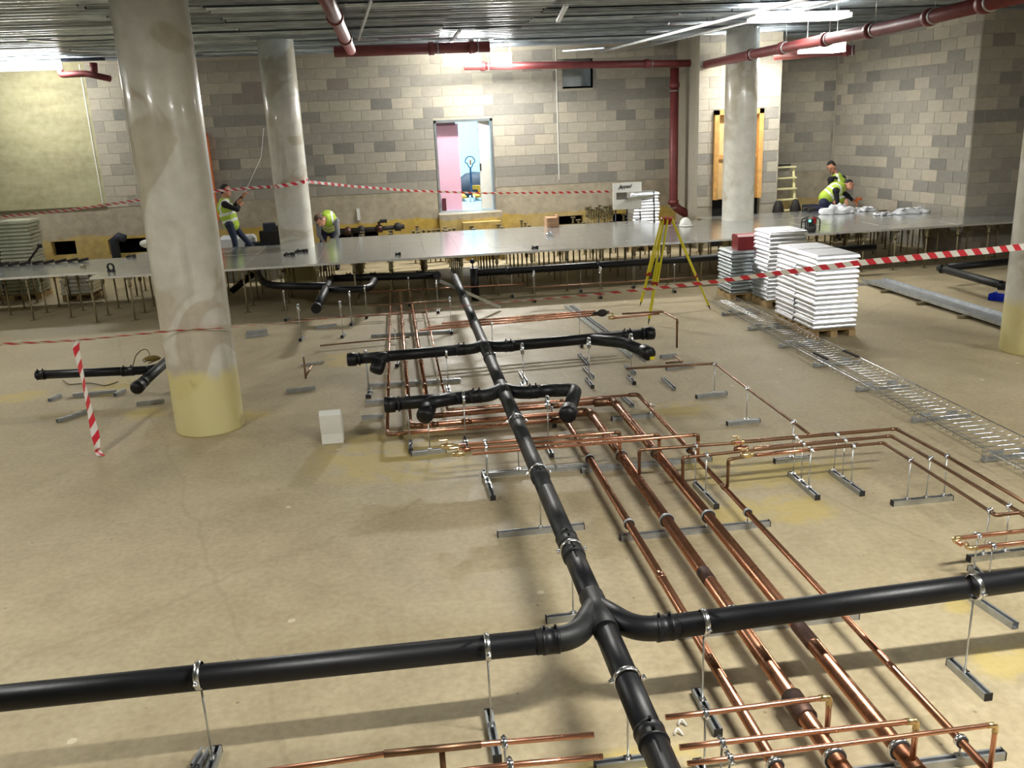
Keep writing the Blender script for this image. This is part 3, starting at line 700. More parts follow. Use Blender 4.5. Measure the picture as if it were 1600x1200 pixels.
cyl_between(mn, 'wye_arm', fillet([(.40, 7.66, .46), (.20, 7.60, .46), (e[0], e[1]+.10, .43)], .1), R1*.98, M['black'])
e = G(592, 566, .42); outlet((-.22, 9.42, .45), (e[0]+.02, 9.38, .455), (e[0], e[1]+.02, .41))
e = G(1008, 552, .45); outlet((2.02, 9.42, .48), (2.35, 9.15, .48), (e[0], e[1]+.04, .46), True)
# left pair beside the near column
ld_ = thing('drain_pipework', 'short black plastic drain piece beside the near left column, by the hanging tape', 'drain pipe', G(150, 600))
h = .30; a, c = G(57, 586, h), G(236, 578, h)
cyl_between(ld_, 'pipe', [a, c], .05, M['black']); socket(ld_, G(64, 586, h), (1, 0, 0), .05, .09, M['black']); socket(ld_, G(200, 580, h), (1, 0, 0), .05, .14, M['black'])
a, c = G(216, 604, h), G(268, 558, h); cyl_between(ld_, 'branch_pipe', [a, c], .055, M['blackd']); cyl_between(ld_, 'wye_arm', [G(228, 579, h), G(250, 574, h)], .052, M['black'])
d_ = (Vector(a)-Vector(c)).normalized(); b = MB(); b.tube([Vector(a)-d_*.05, Vector(a)+d_*.05, Vector(a)+d_*.08, Vector(a)+d_*.09], [.07, .072, .05, .01], 22); b.build('round_cap', M['black'], ld_)
socket(ld_, Vector(a)-d_*.18, d_, .055, .1, M['blackd'])
# far left drain
fd = thing('drain_pipework', 'black drain with bends and an open pipe end under raised floor beside middle column', 'drain pipe', G(500, 445, 0))
h = .45
def pxs(l, hh): return [Vector(G(x, y, hh)) for x, y in l]
cyl_between(fd, 'pipe', fillet(pxs([(398, 420), (415, 447), (510, 447)], h), .5), R1, M['black'])
cyl_between(fd, 'riser_pipe', [G(395, 428, .4), G(362, 455, .1)], R1, M['black'])
cyl_between(fd, 'open_pipe', [G(517, 436, h), G(494, 482, h)], R1, M['blackd'])
a = Vector(G(494, 482, h)); c = Vector(G(517, 436, h)); d_ = (a-c).normalized(); b = MB(); b.tube([a-d_*.1, a+d_*.02], R1+.012, 20); b.build('open_end_socket', M['black'], fd)
b = MB(); b.tube([a+d_*.021, a+d_*.024], R1, 20); b.build('pipe_mouth', M['dark'], fd)  # flat black disc painted for the shade inside the pipe
socket(fd, c.lerp(a, .35), d_, R1, .12, M['blackd'])
cyl_between(fd, 'pipe', fillet(pxs([(505, 452), (575, 453), (586, 436)], h), .5), R1, M['black'])
cyl_between(fd, 'pipe', [G(520, 435, h), G(684, 430, h)], R1, M['black'])
cyl_between(fd, 'drop_pipe', [G(683, 430, h+.03), G(683, 430, .03)], R1+.008, M['black'])
for px in (545, 583, 655): socket(fd, G(px, 434-(px-520)*.03, h), (1, 0, 0), R1, .1, M['black'])
# far right drain
rd = thing('drain_pipework', 'long black drain under the front edge of the raised floor, right of the main drain', 'drain pipe', G(900, 420, 0))
p0 = Vector(G(741, 427, .47)); p1 = Vector((8.2, p0.y-.1, .5))
cyl_between(rd, 'pipe', [p0, p1], R1, M['black']); cyl_between(rd, 'drop_pipe', [p0+Vector((0, 0, .09)), Vector((p0.x, p0.y, .02))], R1+.01, M['black'])
b = MB(); b.ell(p0+Vector((-.02, 0, .2)), (.045, .045, .04)); b.tube([p0+Vector((-.02, 0, .05)), p0+Vector((-.02, 0, .19))], .012, 8); b.build('access_cap', M['black'], rd)
for f in (.08, .3, .52, .8): socket(rd, p0.lerp(p1, f), (1, 0, 0), R1, .1, M['black'])
# drain at right, partly behind the right-hand column
r2 = thing('drain_pipework', 'black drain pieces on low supports behind the column at the right edge', 'drain pipe', G(1520, 430, 0))
cyl_between(r2, 'pipe', [G(1468, 419, .3), G(1600, 455, .3)], R1, M['blackd']); cyl_between(r2, 'branch_pipe', [G(1480, 418, .3), G(1620, 405, .3)], R1, M['black'])
socket(r2, G(1476, 421, .3), (1, -1.2, 0), R1, .14, M['black']); socket(r2, G(1572, 447, .3), (1, -1.2, 0), R1, .2, M['black']); cyl_between(r2, 'drop_pipe', [G(1583, 410, .3), G(1583, 410, .02)], .045, M['black'])
# ------------------------------------------------------------------ copper pipework
def cu(label, pts, r, m='copper', rad=None, collars=(), m2=None, name='copper_pipe', caps=True):
    pts = [Vector(p) for p in pts]; o = thing(name, label, 'copper pipe', pts[0]); b = MB(); b.tube(fillet(pts, rad or r*3.5), r, 14); b.build('tube', M[m], o)
    for i in range(1, len(pts)-1):       # capillary elbows
        u = (pts[i-1]-pts[i]).normalized(); v = (pts[i+1]-pts[i]).normalized(); q = rad or r*3.5
        if u.dot(v) < -.985: continue
        k = MB(); k.tube(fillet([pts[i]+u*(q+r*1.5), pts[i], pts[i]+v*(q+r*1.5)], q), r*1.18, 14); k.build('elbow', M[m2 or m], o)
    for i, f, L, mm in collars:
        a, c = pts[i], pts[i+1]; d_ = (c-a).normalized(); q = a.lerp(c, f); k = MB(); k.tube([q-d_*L/2, q-d_*L/2+d_*.004, q+d_*L/2-d_*.004, q+d_*L/2], [r, r*1.2, r*1.2, r], 14); k.build('coupling', M[mm], o)
    return o
h = .12
P1a = (1.43, 2.2, h); P2a = (1.70, 2.2, h); P3a = (2.0, 2.2, h); P4a = (2.29, 2.2, h)
def fx(px, py, hh=h): return G(px, py, hh)
b1, b2, b3, b4 = fx(890, 655), fx(918, 643), fx(953, 627), fx(1000, 616)
t1, t2, t3, t4 = fx(605, 677), fx(641, 665), fx(671, 649), fx(699, 638)
def mainpipe(label, X, b_, t_, r, r2, cl, cl2, xend):
    Yb = b_[1]; o = thing('copper_pipe', label, 'copper pipe', (X, Yb, 0))
    pts = [Vector((X, 2.2, h)), Vector((X, Yb, h)), Vector((t_[0], Yb, h)), Vector((t_[0]+xend, 15.5, h))]
    b = MB(); P = fillet(pts, r*3.2); n = len(P); rr = [r if p.y < Yb-1.2 or True else r for p in P]
    k1 = 8
    b.tube(P[:k1], r, 16); b.build('long_run', M['copper'], o)
    b = MB(); b.tube(P[k1-1:15], r2, 14); b.build('cross_run', M['copperb'], o)
    b = MB(); b.tube(P[14:], r2*.9, 14); b.build('far_run', M['copper'], o)
    for i, q in ((1, r), (2, r2)):
        u = (pts[i-1]-pts[i]).normalized(); v = (pts[i+1]-pts[i]).normalized(); k = MB(); k.tube(fillet([pts[i]+u*q*5, pts[i], pts[i]+v*q*5], q*3.2), q*1.16, 14); k.build('elbow', M['copperd'], o)
    for y, L, f, mm in cl:
        k = MB(); k.tube([(X, y-L/2, h), (X, y-L/2+.006, h), (X, y+L/2-.006, h), (X, y+L/2, h)], [r, r*f, r*f, r], 16); k.build('coupling', M[mm], o)
    for xx, L, mm in cl2:
        k = MB(); k.tube([(xx-L/2, Yb, h), (xx+L/2, Yb, h)], r2*1.15, 14); k.build('coupling', M[mm], o)
    for y in (9.3, 10.4, 11.5, 12.6):
        fr = (y-Yb)/(15.5-Yb); k = MB(); k.tube([(t_[0]+xend*fr, y-.03, h), (t_[0]+xend*fr, y+.03, h)], r2*1.12, 12); k.build('coupling', M['copperd'], o)
    return o
mainpipe('leftmost of the four long floor-level copper pipes, slim, running beside the black drain', 1.43, b1, t1, .027, .018, [(4.72, .07, 1.12, 'copper')], [(-.1, .06, 'copperd'), (.9, .05, 'copper')], .03)
mainpipe('second of four long floor-level copper pipes, thick, with dark scorched reducer near bottom', 1.70, b2, t2, .040, .024, [(3.38, .17, 1.35, 'copperk'), (4.66, .14, 1.08, 'copperk'), (6.75, .12, 1.1, 'copperd')], [(.2, .07, 'copperd'), (.5, .1, 'copper')], -.03)
mainpipe('third of the four long floor-level copper pipes, thick, dark stained in mid length', 2.0, b3, t3, .039, .026, [(3.95, .20, 1.06, 'copperk'), (6.75, .13, 1.12, 'copperd')], [(1.4, .08, 'copperd')], -.05)
mainpipe('rightmost of the four long floor-level copper pipes, slim, with drop connections', 2.29, b4, t4, .0185, .013, [(5.95, .05, 1.3, 'copperd'), (3.6, .05, 1.1, 'copper')], [(1.5, .04, 'copperd')], -.03)
hh = .35
def drop(p, to): return [p, (p[0], p[1], to)]
def setp(label, pix, r=.0135, m='copperb', first_drop=None, last_drop=None, collars=(), m2='brass', hq=hh):
    pts = [G(x, y, hq) for x, y in pix]
    if first_drop is not None: pts = [(pts[0][0], pts[0][1], first_drop)]+pts
    if last_drop is not None: pts = pts+[(pts[-1][0], pts[-1][1], last_drop)]
    return cu(label, pts, r, m, r*2.2, collars, m2)
setp('upper copper branch of the middle trio, ending in a drop onto the second long pipe', [(731, 694), (968, 675)], last_drop=.14, m2='copperd')
setp('middle copper branch of the middle trio, ending in a drop onto the third long pipe', [(733, 701), (1030, 679)], last_drop=.14, m2='copperd')
setp('lower copper branch of the middle trio, ending in a drop onto the rightmost long pipe', [(738, 709), (1091, 679)], last_drop=.13, m2='copperd')
sB = []
sB.append(setp('upper of three right-hand copper branches, rising from the second long pipe and bending away right', [(999, 703), (1150, 692), (1400, 670), (1480, 713), (1640, 808)], .0125, 'copperd', first_drop=.14, m2='copperd'))
sB.append(setp('middle of three right-hand copper branches, rising from the third long pipe', [(1067, 715), (1150, 706), (1392, 681), (1454, 717), (1577, 791), (1620, 817)], .0125, 'copperd', first_drop=.14, m2='copperd'))
sB.append(setp('lower of three right-hand copper branches, rising from the rightmost long pipe', [(1138, 718), (1180, 711), (1380, 692), (1424, 720), (1556, 805), (1640, 796)], .0115, 'copperd', first_drop=.13, m2='copperd'))
for ob_, a, c in ((sB[0], (1162, 690), (1375, 672)), (sB[1], (1178, 701), (1350, 685)), (sB[2], (1182, 711), (1340, 695))):
    k = MB(); k.tube([G(*a, hh), G(*c, hh)], .0150, 12); k.build('bright_length', M['copperb'], ob_, 'bright newer length')
setp('slim copper pipe bending right towards the long cable basket', [(978, 576), (1117, 568), (1168, 607), (1240, 660), (1265, 679)], .012, 'copperd', m2='copperd')
setp('upper short copper pipe with elbow at the right edge', [(1502, 851), (1489, 842), (1530, 837), (1640, 825)], .0135, 'copperb', hq=.26)
setp('lower short copper pipe with elbow at the right edge', [(1509, 849), (1514, 857), (1550, 853), (1640, 843)], .0135, 'copperb', hq=.26)
setp('uppermost of three near copper branches at bottom, dropping onto the scorched reducer', [(1040, 1121), (1100, 1114), (1296, 1089)], .0125, last_drop=.16)
setp('middle of three near copper branches at the bottom', [(1062, 1168), (1126, 1160), (1432, 1126)], .0125, last_drop=.15, m='copperb')
setp('lowest of three near copper branches at the bottom, with the rightmost drop', [(1074, 1193), (1140, 1185), (1556, 1132)], .0105, last_drop=.13, m='copperb')
o = setp('long bright copper pipe with a tee at bottom, cut end near the black drain', [(400, 1207), (650, 1171), (928, 1148)], .0125, m='copperb', m2='copperb', hq=.33)
a = Vector(G(690, 1167, .33)); b = MB(); b.tube([a, (a.x, a.y, .02)], .013, 12); b.build('tee_drop', M['copperd'], o)
b = MB(); q = Vector(G(600, 1178, .33)); b.tube([q, Vector(G(752, 1163, .33))], .016, 12); b.build('tee_body', M['copperd'], o)
setp('short bright copper pipe with cut end at the bottom edge beside the black drain', [(700, 1207), (798, 1195), (942, 1182)], .0125, m='copperb', hq=.33)
# far bundle crossing the main
for k, (a, c, l) in enumerate((((655, 516), (944, 491), 'lowest of the bright copper pipes bundled across the far main drain'), ((668, 511), (940, 488), 'middle bright copper pipe of the bundle across the far main drain'), ((690, 505), (930, 486), 'top copper pipe of the bundle across the far main drain'))):
    cu(l, [G(a[0], a[1], .4), G(c[0], c[1], .4)], .0135, 'copperb')
cu('thin copper pipe with a tall drop near the foot of the yellow tripod', [G(972, 490, .42), G(1036, 487, .42), G(1058, 499, .42), tuple(list(G(1058, 499, .42))[:2]+[.06]), ], .013, 'copperd', .03)
cu('short copper pipe turning at the foot of the tall copper drop', [G(1040, 567, .05), G(1066, 565, .05), G(1054, 556, .05)], .012, 'copperd', .02)
cu('short thin copper pipe with brass valve near the yellow tripod', [G(958, 497, .4), G(1030, 490, .4)], .013, 'copperb')
for k, (a, c, hq, l) in enumerate((((560, 457), (818, 444), .3, 'far thin copper pipe crossing behind the main drain, left of the tripod'), ((822, 450), (1128, 431), .3, 'far thin copper pipe running behind the yellow tripod'), ((575, 478), (700, 470), .2, 'far dull copper pipe low behind the four pipe runs'), ((460, 500), (665, 488), .1, 'dull copper pipe low on the floor right of the near column'), ((500, 540), (640, 527), .06, 'dark copper pipe lying on the floor left of the four far runs'), ((640, 455), (1, 1), 0, '')) ):
    if l: cu(l, [G(a[0], a[1], hq), G(c[0], c[1], hq)], .011, 'copperd' if k != 0 else 'copper')
o = cu('dull copper riser standing on a floor plate right of the near column', [G(478, 592, .02), tuple(list(G(478, 592, 0))[:2]+[.27]), ], .012, 'copperd', .01)
b = MB(); q = Vector(G(478, 592, 0)); b.tube([q+Vector((0, 0, .27)), q+Vector((0, 0, .30))], .013, 10); b.build('white_cap', M['white'], o, 'white plastic cap')
b = MB(); b.bar(G(470, 570, .02), G(506, 565, .02), .03, .02); b.build('foot_bar', M['galvd'], o); b = MB(); b.tube([q+Vector((0, 0, .03)), G(487, 572, .1)], .012, 8); b.build('arm', M['copperd'], o)
# valves
def valve(label, pix, hq, s=1.0, mm='brass'):
    p = Vector(G(*pix, hq)); o = thing('brass_valve', label, 'valve', p); b = MB(); b.tube([p-Vector((.05*s, 0, 0)), p-Vector((.045*s, 0, 0)), p-Vector((.02*s, 0, 0)), p, p+Vector((.02*s, 0, 0)), p+Vector((.045*s, 0, 0)), p+Vector((.05*s, 0, 0))], [.012*s, .022*s, .022*s, .028*s, .022*s, .022*s, .012*s], 12); b.build('body', M[mm], o)
    b = MB(); b.tube([p, p+Vector((0, 0, .05*s))], .008*s, 8); b.build('stem', M[mm], o)
    b = MB(); b.bar(p+Vector((0, 0, .05*s)), p+Vector((-.06*s, -.03*s, .06*s)), .018*s, .008*s); b.build('lever', M['redbox'] if mm == 'copper' else M[mm], o); return o
valve('brass valve at the left end of the middle copper trio, upper', (699, 697), .36, 1.0)
valve('brass valve at the left end of the middle copper trio, lower', (716, 709), .36, 1.0)
valve('reddish valve on the copper trio just left of the black drain', (727, 702), .36, .9, 'copper')
valve('shiny brass tee valve between the right-hand copper branches, upper', (1153, 691), .36, 1.0)
valve('dark copper tee valve between the right-hand copper branches, middle', (1158, 701), .36, 1.1, 'copper')
valve('shiny brass tee valve between the right-hand copper branches, lower', (1167, 711), .36, 1.0)
valve('brass valve between the far copper bundle and the tripod', (957, 496), .4, 1.1)
b = MB(); p = Vector(G(941, 489, .42)); b.ell(p, (.07, .035, .05)); b.tube([p-Vector((.12, 0, .0)), p+Vector((.09, 0, 0))], .022, 10); single(b, 'pipe_wrap', M['rubber'], 'dark taped joint at the right end of the far copper bundle', 'pipe fitting', p)
# ------------------------------------------------------------------ supports: strut channel foot, threaded rods, clamps
def chan_prof(w_=.041, h_=.041, t=.004, lip=.011):
    return [(-w_/2, 0), (w_/2, 0), (w_/2, h_), (w_/2-lip, h_), (w_/2-lip, h_-.008), (w_/2-t, h_-.008), (w_/2-t, t), (-w_/2+t, t), (-w_/2+t, h_-.008), (-w_/2+lip, h_-.008), (-w_/2+lip, h_), (-w_/2, h_)]
def channel(o, a, c, z=.0, name='channel', m='galvd', caps=True):
    a = Vector((a[0], a[1], z)); c = Vector((c[0], c[1], z)); b = MB(); b.prism(chan_prof(), a, c)
    ob = b.build(name, M[m], o)
    if caps and ob.parent is not None:
        d_ = (c-a).normalized()
        for p, s in ((a, -1), (c, 1)):
            k = MB(); R = Matrix.Rotation(math.atan2(d_.y, d_.x), 3, 'Z'); k.box(p+d_*s*.003+Vector((0, 0, .0215)), (.006, .042, .042), rot=R); k.build('end_cap', M['rubber'], o)
    return ob
def support(label, ends, rods, m='galvd', caps=True, group=None):
    """ends: two floor pixels or ('x'|'y', length) about first rod; rods: (px,py,height,pipe radius,pipe axis) """
    tops = []
    for (px, py, hh_, r, ax) in rods:
        q = G(px, py, hh_) if py is not None else (px[0], px[1], hh_)
        tops.append((Vector(q), r, ax))
    if isinstance(ends[0], str):
        c0 = sum((t[0] for t in tops), Vector())/len(tops); L = ends[1]; v = Vector((L/2, 0, 0)) if ends[0] == 'x' else Vector((0, L/2, 0))
        a, c = c0-v, c0+v
    else: a, c = Vector(G(*ends[0])), Vector(G(*ends[1]))
    # snap the channel line through the rods
    d_ = (c-a); d_.z = 0; d_.normalize(); off = Vector((0, 0, 0))
    for t in tops:
        w_ = t[0]-a; w_.z = 0; off += w_-d_*w_.dot(d_)
    off = off/len(tops); off.z = 0
    if off.length < .25: a = a+off; c = c+off
    o = thing('pipe_support', label, 'pipe support', ((a.x+c.x)/2, (a.y+c.y)/2, 0), group)
    channel(o, a, c, 0, 'channel', m, caps)
    for p, r, ax in tops:
        w_ = p-a; w_.z = 0; foot = a+d_*w_.dot(d_); foot.z = .03; top = Vector((p.x, p.y, p.z-r-.008))
        b = MB(); b.tube([foot, top], .005, 7); b.build('threaded_rod', M['galv'], o)
        b = MB(); b.box((foot.x, foot.y, .045), (.036, .036, .006), rz=math.atan2(d_.y, d_.x)); b.tube([(foot.x, foot.y, .046), (foot.x, foot.y, .058)], .010, 6); b.build('nut_plate', M['zinc'], o)
        axv = {'x': (1, 0, 0), 'y': (0, 1, 0), 'd': (1, -1.3, 0)}[ax]; b = MB(); ring(b, p, axv, r+.001, .026, th=.005)
        sd = Vector(axv).normalized().cross(Vector((0, 0, 1)))
        cl = b.build('clamp', M['zinc'], o); sub(cl)
        for s in (-1, 1):
            k = MB(); q = p+sd*s*(r+.014); k.tube([q+Vector((0, 0, -.014)), q+Vector((0, 0, .014))], .007, 6); k.box(q, (.022, .022, .005)); k.build('bolt', M['zinc'], cl)
    return o
support('foot with three short rods under the near copper branches at the bottom', ['y', .5], [(1102, 1114, .35, .0125, 'x'), (1128, 1160, .35, .0125, 'x'), (1140, 1184, .35, .0105, 'x')])
support('foot with two rods under the cut copper pipes at the bottom', ['y', .4], [(788, 1160, .33, .0125, 'x'), (797, 1194, .33, .0125, 'x')])
support('support under far copper bundle just right of main drain', ['y', .25], [(768, 506, .4, .02, 'x')])
support('support under the far copper bundle where it crosses the long struts', ['y', .25], [(905, 493, .4, .02, 'x')])
r_ = R1
support('pipe support with wide twin foot at the bottom edge under the left near drain branch', [(330, 1230), (348, 1176)], [(311, 1055, .49, r_, 'x')])
b = MB().prism(chan_prof(), G(306, 1205), G(322, 1178)); single(b, 'strut_channel', M['galvd'], 'short strut beside the wide twin foot at the bottom edge', 'channel', G(306, 1205))
support('pipe support with tall rod under the left near drain branch, beside the cut copper pipes', [(757, 1120), (770, 1192)], [(761, 1011, .475, r_, 'x')])
support('pipe support under the near drain branch just right of the big junction', [(1076, 1088), (1110, 1152)], [(1100, 972, .48, r_, 'x')])
support('pipe support with white rod under the near drain branch at far right', [(1467, 1042), (1525, 1097)], [(1523, 917, .525, r_, 'x')])
support('pipe support under the main drain at the bottom, ringed by a bright clamp', ['x', .3], [((XM_, 3.28), None, .455, r_, 'y')])
support('pipe support under the main drain midway between junction and copper branches, clamp upper', [(770, 918), (840, 913)][0:0] or ['x', .32], [((XM_, G(905, 858, .455)[1]), None, .455, r_+.004, 'y')])
support('pipe support with bare foot left of main drain, above the big junction', ['x', .62], [((XM_, 5.72), None, .46, r_+.008, 'y')])
support('pipe support under the main drain by the middle copper trio', ['x', .62], [((XM_, 6.86), None, .465, r_+.008, 'y')])
support('pipe support holding the left end of middle drain branch', ['y', .24], [(636, 628, .45, r_, 'x')])
support('pipe support with pale foot below the left outlet of the middle branch', [(645, 717), (698, 711)], [(668, 650, .36, .02, 'x')])
support('pipe support with white rod right of the main drain on the middle branch', ['y', .3], [(855, 629, .46, r_, 'x')])
support('pipe support on the middle branch left of the main drain', ['y', .3], [(724, 622, .46, r_, 'x')])
support('pipe support holding the copper trio left of the main drain', [(756, 742), (770, 782)], [(758, 692, .35, .0145, 'x'), (760, 699, .35, .0145, 'x')])
support('pipe support at left end of far drain branch', ['y', .26], [(572, 556, .45, r_, 'x')])
support('pipe support of the far drain branch just left of the main drain', ['y', .26], [(697, 551, .45, r_, 'x')])
support('pipe support of the far drain branch right of the main drain', ['y', .3], [(816, 545, .46, r_, 'x')])
support('pipe support of the far drain branch below the copper bundle valves', ['y', .3], [(920, 536, .48, r_, 'x')])
support('pipe support near the right end of the far drain branch', ['y', .26], [(986, 530, .49, r_, 'x')])
def lowrack(label, X0_, X1_, y):
    o = thing('pipe_rack', label, 'pipe support', ((X0_+X1_)/2, y, 0)); channel(o, (X0_, y), (X1_, y))
    for X, r in ((1.43, .027), (1.70, .040), (2.0, .039), (2.29, .0185)):
        b = MB(); b.tube([(X, y, .03), (X, y, h-r-.006)], .005, 6); b.box((X, y, .045), (.036, .036, .006)); b.build('threaded_rod', M['galv'], o)
        b = MB(); ring(b, (X, y, h), (0, 1, 0), r+.001, .03, th=.009); b.build('clamp', M['rubber'], o)
        b = MB(); ring(b, (X, y, h), (0, 1, 0), r+.010, .020, th=.003); b.build('clamp_band', M['zinc' if y < 4.5 else 'galvd'], o)
lowrack('long floor channel under the four copper pipes, halfway between junction and branches', 1.37, 2.45, 5.48)
lowrack('long floor channel under the four copper pipes, beside the near drain branch', 1.39, 2.45, 4.23)
lowrack('long floor channel under the four copper pipes, at the bottom edge', 1.37, 2.5, 3.03)
lowrack('long floor channel under the four copper pipes, below the middle copper trio', 1.36, 2.48, 6.76)
o = single(MB().prism(chan_prof(), G(868, 736), G(925, 731)), 'strut_offcut', M['galvd'], 'short strut channel on the floor left of the first long copper pipe', 'channel', G(868, 736))
support('pipe support in three rods, left one of the pair under the right-hand copper branches', [(1230, 745), (1272, 782)], [(1243, 684, .35, .0155, 'x'), (1254, 694, .35, .0155, 'x'), (1267, 703, .35, .0155, 'x')])
support('pipe support in three rods, right one of the pair under the right-hand copper branches', [(1293, 742), (1340, 776)], [(1308, 679, .35, .014, 'x'), (1320, 688, .35, .014, 'x'), (1333, 697, .35, .014, 'x')])
support('bright floor channel with three rods under the bends of the right-hand copper branches', [(1403, 797), (1496, 788)], [(1423, 719, .35, .013, 'd'), (1454, 717, .35, .013, 'd'), (1480, 713, .35, .013, 'd')], 'galv')
support('bright floor channel with two rods at the right edge, under the short elbowed pipes', [(1523, 884), (1615, 872)], [(1547, 798, .35, .013, 'd'), (1577, 791, .35, .013, 'd')], 'galv')
support('small foot with two short rods under the short elbowed pipes at the right edge', ['y', .2], [(1528, 837, .26, .0145, 'x'), (1551, 853, .26, .0145, 'x')])
support('foot channel with rod under slim bent copper pipe, nearest of three', ['x', .3], [(1240, 660, .35, .013, 'd')])
support('foot channel with rod under the slim copper pipe, middle of its three', [(1140, 668), (1190, 663)], [(1168, 607, .35, .013, 'd')])
support('foot channel with rod under the slim copper pipe at its bend', [(1090, 624), (1136, 618)], [(1117, 569, .35, .013, 'd')])
support('pair-rod support beside the third long copper pipe', [(1083, 762), (1115, 796)], [(1087, 696, .35, .0135, 'x'), (1104, 711, .35, .0135, 'x')])
support('foot channel under the rightmost long copper pipe near its bend', [(960, 662), (1024, 656)], [(1017, 634, .12, .02, 'y')])
support('foot channel right of main drain under the middle copper trio', ['y', .28], [(862, 640, .14, .028, 'x')])
for k, (e0, e1, l) in enumerate((((1500, 925), (1586, 983), 'dark strut channel lying behind the near drain branch at the right edge'), ((997, 760), (1017, 790), 'dark short strut between the first two long copper pipes, mid distance'), ((977, 573), (991, 586), 'short dark strut left end of the slim copper pipe'), ((905, 556), (919, 572), 'upper short dark strut below the far branch'), ((912, 577), (926, 592), 'lower short dark strut below the far branch'), ((813, 585), (822, 600), 'short dark strut alone right of the main drain'), ((1036, 594), (1053, 610), 'short dark strut under the slim copper pipe'), ((972, 623), (988, 637), 'short dark strut beside the bend of the rightmost long pipe'), ((1041, 578), (1083, 572), 'pale strut foot near the tall copper drop, nearer'), ((1032, 560), (1056, 557), 'pale strut foot near the tall copper drop, farther'), ((90, 661), (138, 645), 'shiny strut offcut lying on the floor left of the hanging tape'), ((115, 620), (182, 614), 'grey strut offcut on floor under the short black drain'), ((214, 634), (257, 629), 'grey strut foot at the near column under the round black cap'), ((78, 628), (95, 620), 'small strut foot under the left end of the short black drain'), ((180, 620), (195, 612), 'small strut foot under the middle of the short black drain'), ((448, 614), (493, 609), 'grey strut lying right of the near column, nearer'), ((385, 522), (418, 518), 'grey strut lying right of the near column, upper'), ((384, 528), (419, 524), 'grey strut lying right of the near column, second'), ((494, 514), (526, 510), 'grey strut lying beyond the copper riser'), ((566, 656), (600, 653), 'grey strut foot at the left end of the middle branch'), ((572, 632), (600, 629), 'grey strut foot beyond the left end of middle branch'), ((575, 605), (720, 596), 'long strut across the floor under the four far copper runs, nearer'), ((580, 527), (705, 520), 'long strut across the floor under the four far copper runs, farther'), ((1380, 447), (1310, 445), 'thin strut lying at the far end of the flat cable tray'))):
    m_ = MB().prism(chan_prof(), G(*e0), G(*e1)); single(m_, 'strut_channel', M['galvd'], l, 'channel', G(*e0))
# black foot blocks with rods of far small supports
FAR = [((470, 532), (440, 447), 'below the far left drain bend'), ((535, 527), (536, 449), 'below the far left drain, by the open pipe end'), ((549, 508), (549, 452), 'below the far left drain, right of the open end'), ((573, 497), (573, 452), 'at the right bend of the far left drain'), ((447, 501), (447, 447), 'between near column and open pipe end'), ((684, 489), (655, 431), 'beside the top of the main drain'), ((705, 521), (705, 500), 'left of the far main drain'), ((800, 464), (801, 423), 'first under the long far drain'), ((835, 472), (850, 418), 'second under the long far drain'), ((907, 456), (907, 417), 'third under the long far drain'), ((938, 466), (960, 413), 'fourth under the long far drain'), ((989, 450), (999, 411), 'left of the tripod legs'), ((1053, 457), (1088, 402), 'right of the tripod legs'), ((575, 620), (575, 566), 'under the left end of the far branch'), ((620, 572), (620, 532), 'between the first two far copper runs'), ((640, 478), (640, 440), 'beyond the far copper runs')]
for k, (f, t_, l) in enumerate(FAR):
    g = Vector(G(*f)); b = MB()
    o = thing('pipe_support', 'small foot block and rod '+l, 'pipe support', g)
    b.prism(chan_prof(), g+Vector((.0, -.06, 0)), g+Vector((.03, .12, 0))); b.build('channel', M['galvd'], o)
    b = MB(); b.box(g+Vector((0, -.065, .021)), (.044, .01, .044)); b.build('end_cap', M['rubber'], o)
    b = MB(); b.tube([g+Vector((.01, .02, .03)), g+Vector((.01, .02, .44))], .005, 6); b.build('threaded_rod', M['galv'], o)
    b = MB(); ring(b, g+Vector((.01, .02, .46)), (1, 0, 0), R1-.002 if 'drain' in l or 'branch' in l else .016, .024, th=.006, seg=14); b.build('clamp', M['zinc'], o)
# long struts
b = MB(); b.prism(chan_prof(), G(687, 441, .62), G(781, 482, .03)); single(b, 'strut_channel', M['galv'], 'grey strut leaning from the far drain drop down to the floor', 'channel', G(781, 482))
b = MB(); b.prism(chan_prof(.05, .041), G(893, 480, .0), G(1008, 565, .0)); o = single(b, 'strut_channel', M['galvd'], 'long strut lying on the floor under the far copper bundle, right', 'channel', G(893, 480))
b = MB(); b.prism(chan_prof(.05, .041), G(884, 480, .0), G(985, 560, .0)); o = single(b, 'strut_channel', M['galv'], 'long strut lying on the floor under the far copper bundle, left', 'channel', G(884, 480))
# ------------------------------------------------------------------ cable basket and tray
tb = thing('cable_basket', 'long wire cable basket lying on low brackets along the right of the slab', 'cable basket', (4.87, 9, 0))
XA, XB = 4.64, 5.12; y0, y1 = 4.6, 13.0
for i, x in enumerate((XA, XA+.12, XA+.24, XA+.36, XB)):
    z = .09 if i in (0, 4) else .05; b = MB(); b.tube([(x, y0, z), (x, y1, z)], .004 if i not in (0, 4) else .006, 5); b.build('long_wire', M['zinc'] if i in (0, 4) else M['galv'], tb)
wm = MB(); wm.tube([(-.24, 0, .04), (-.238, 0, 0), (0, 0, 0), (.238, 0, 0), (.24, 0, .04)], .0055, 5, cap=False); wmesh = wm.mesh('cross_wire', [M['zinc']])
y = y0
while y < y1: inst('cross_wire', wmesh, tb, ((XA+XB)/2, y, .055)); y += .10
for k, y in enumerate((5.2, 6.22, 7.24, 8.27, 9.25, 10.2, 11.2, 12.2)):
    b = MB(); b.box(((XA+XB)/2, y, .02), (XB-XA+.1, .04, .025)); b.box((XA-.03, y, .03), (.03, .05, .05)); b.box((XA+.1, y+.03, .06), (.1, .02, .03)); b.box((XB-.12, y+.03, .06), (.1, .02, .03)); b.build('bracket', M['galvd'], tb)
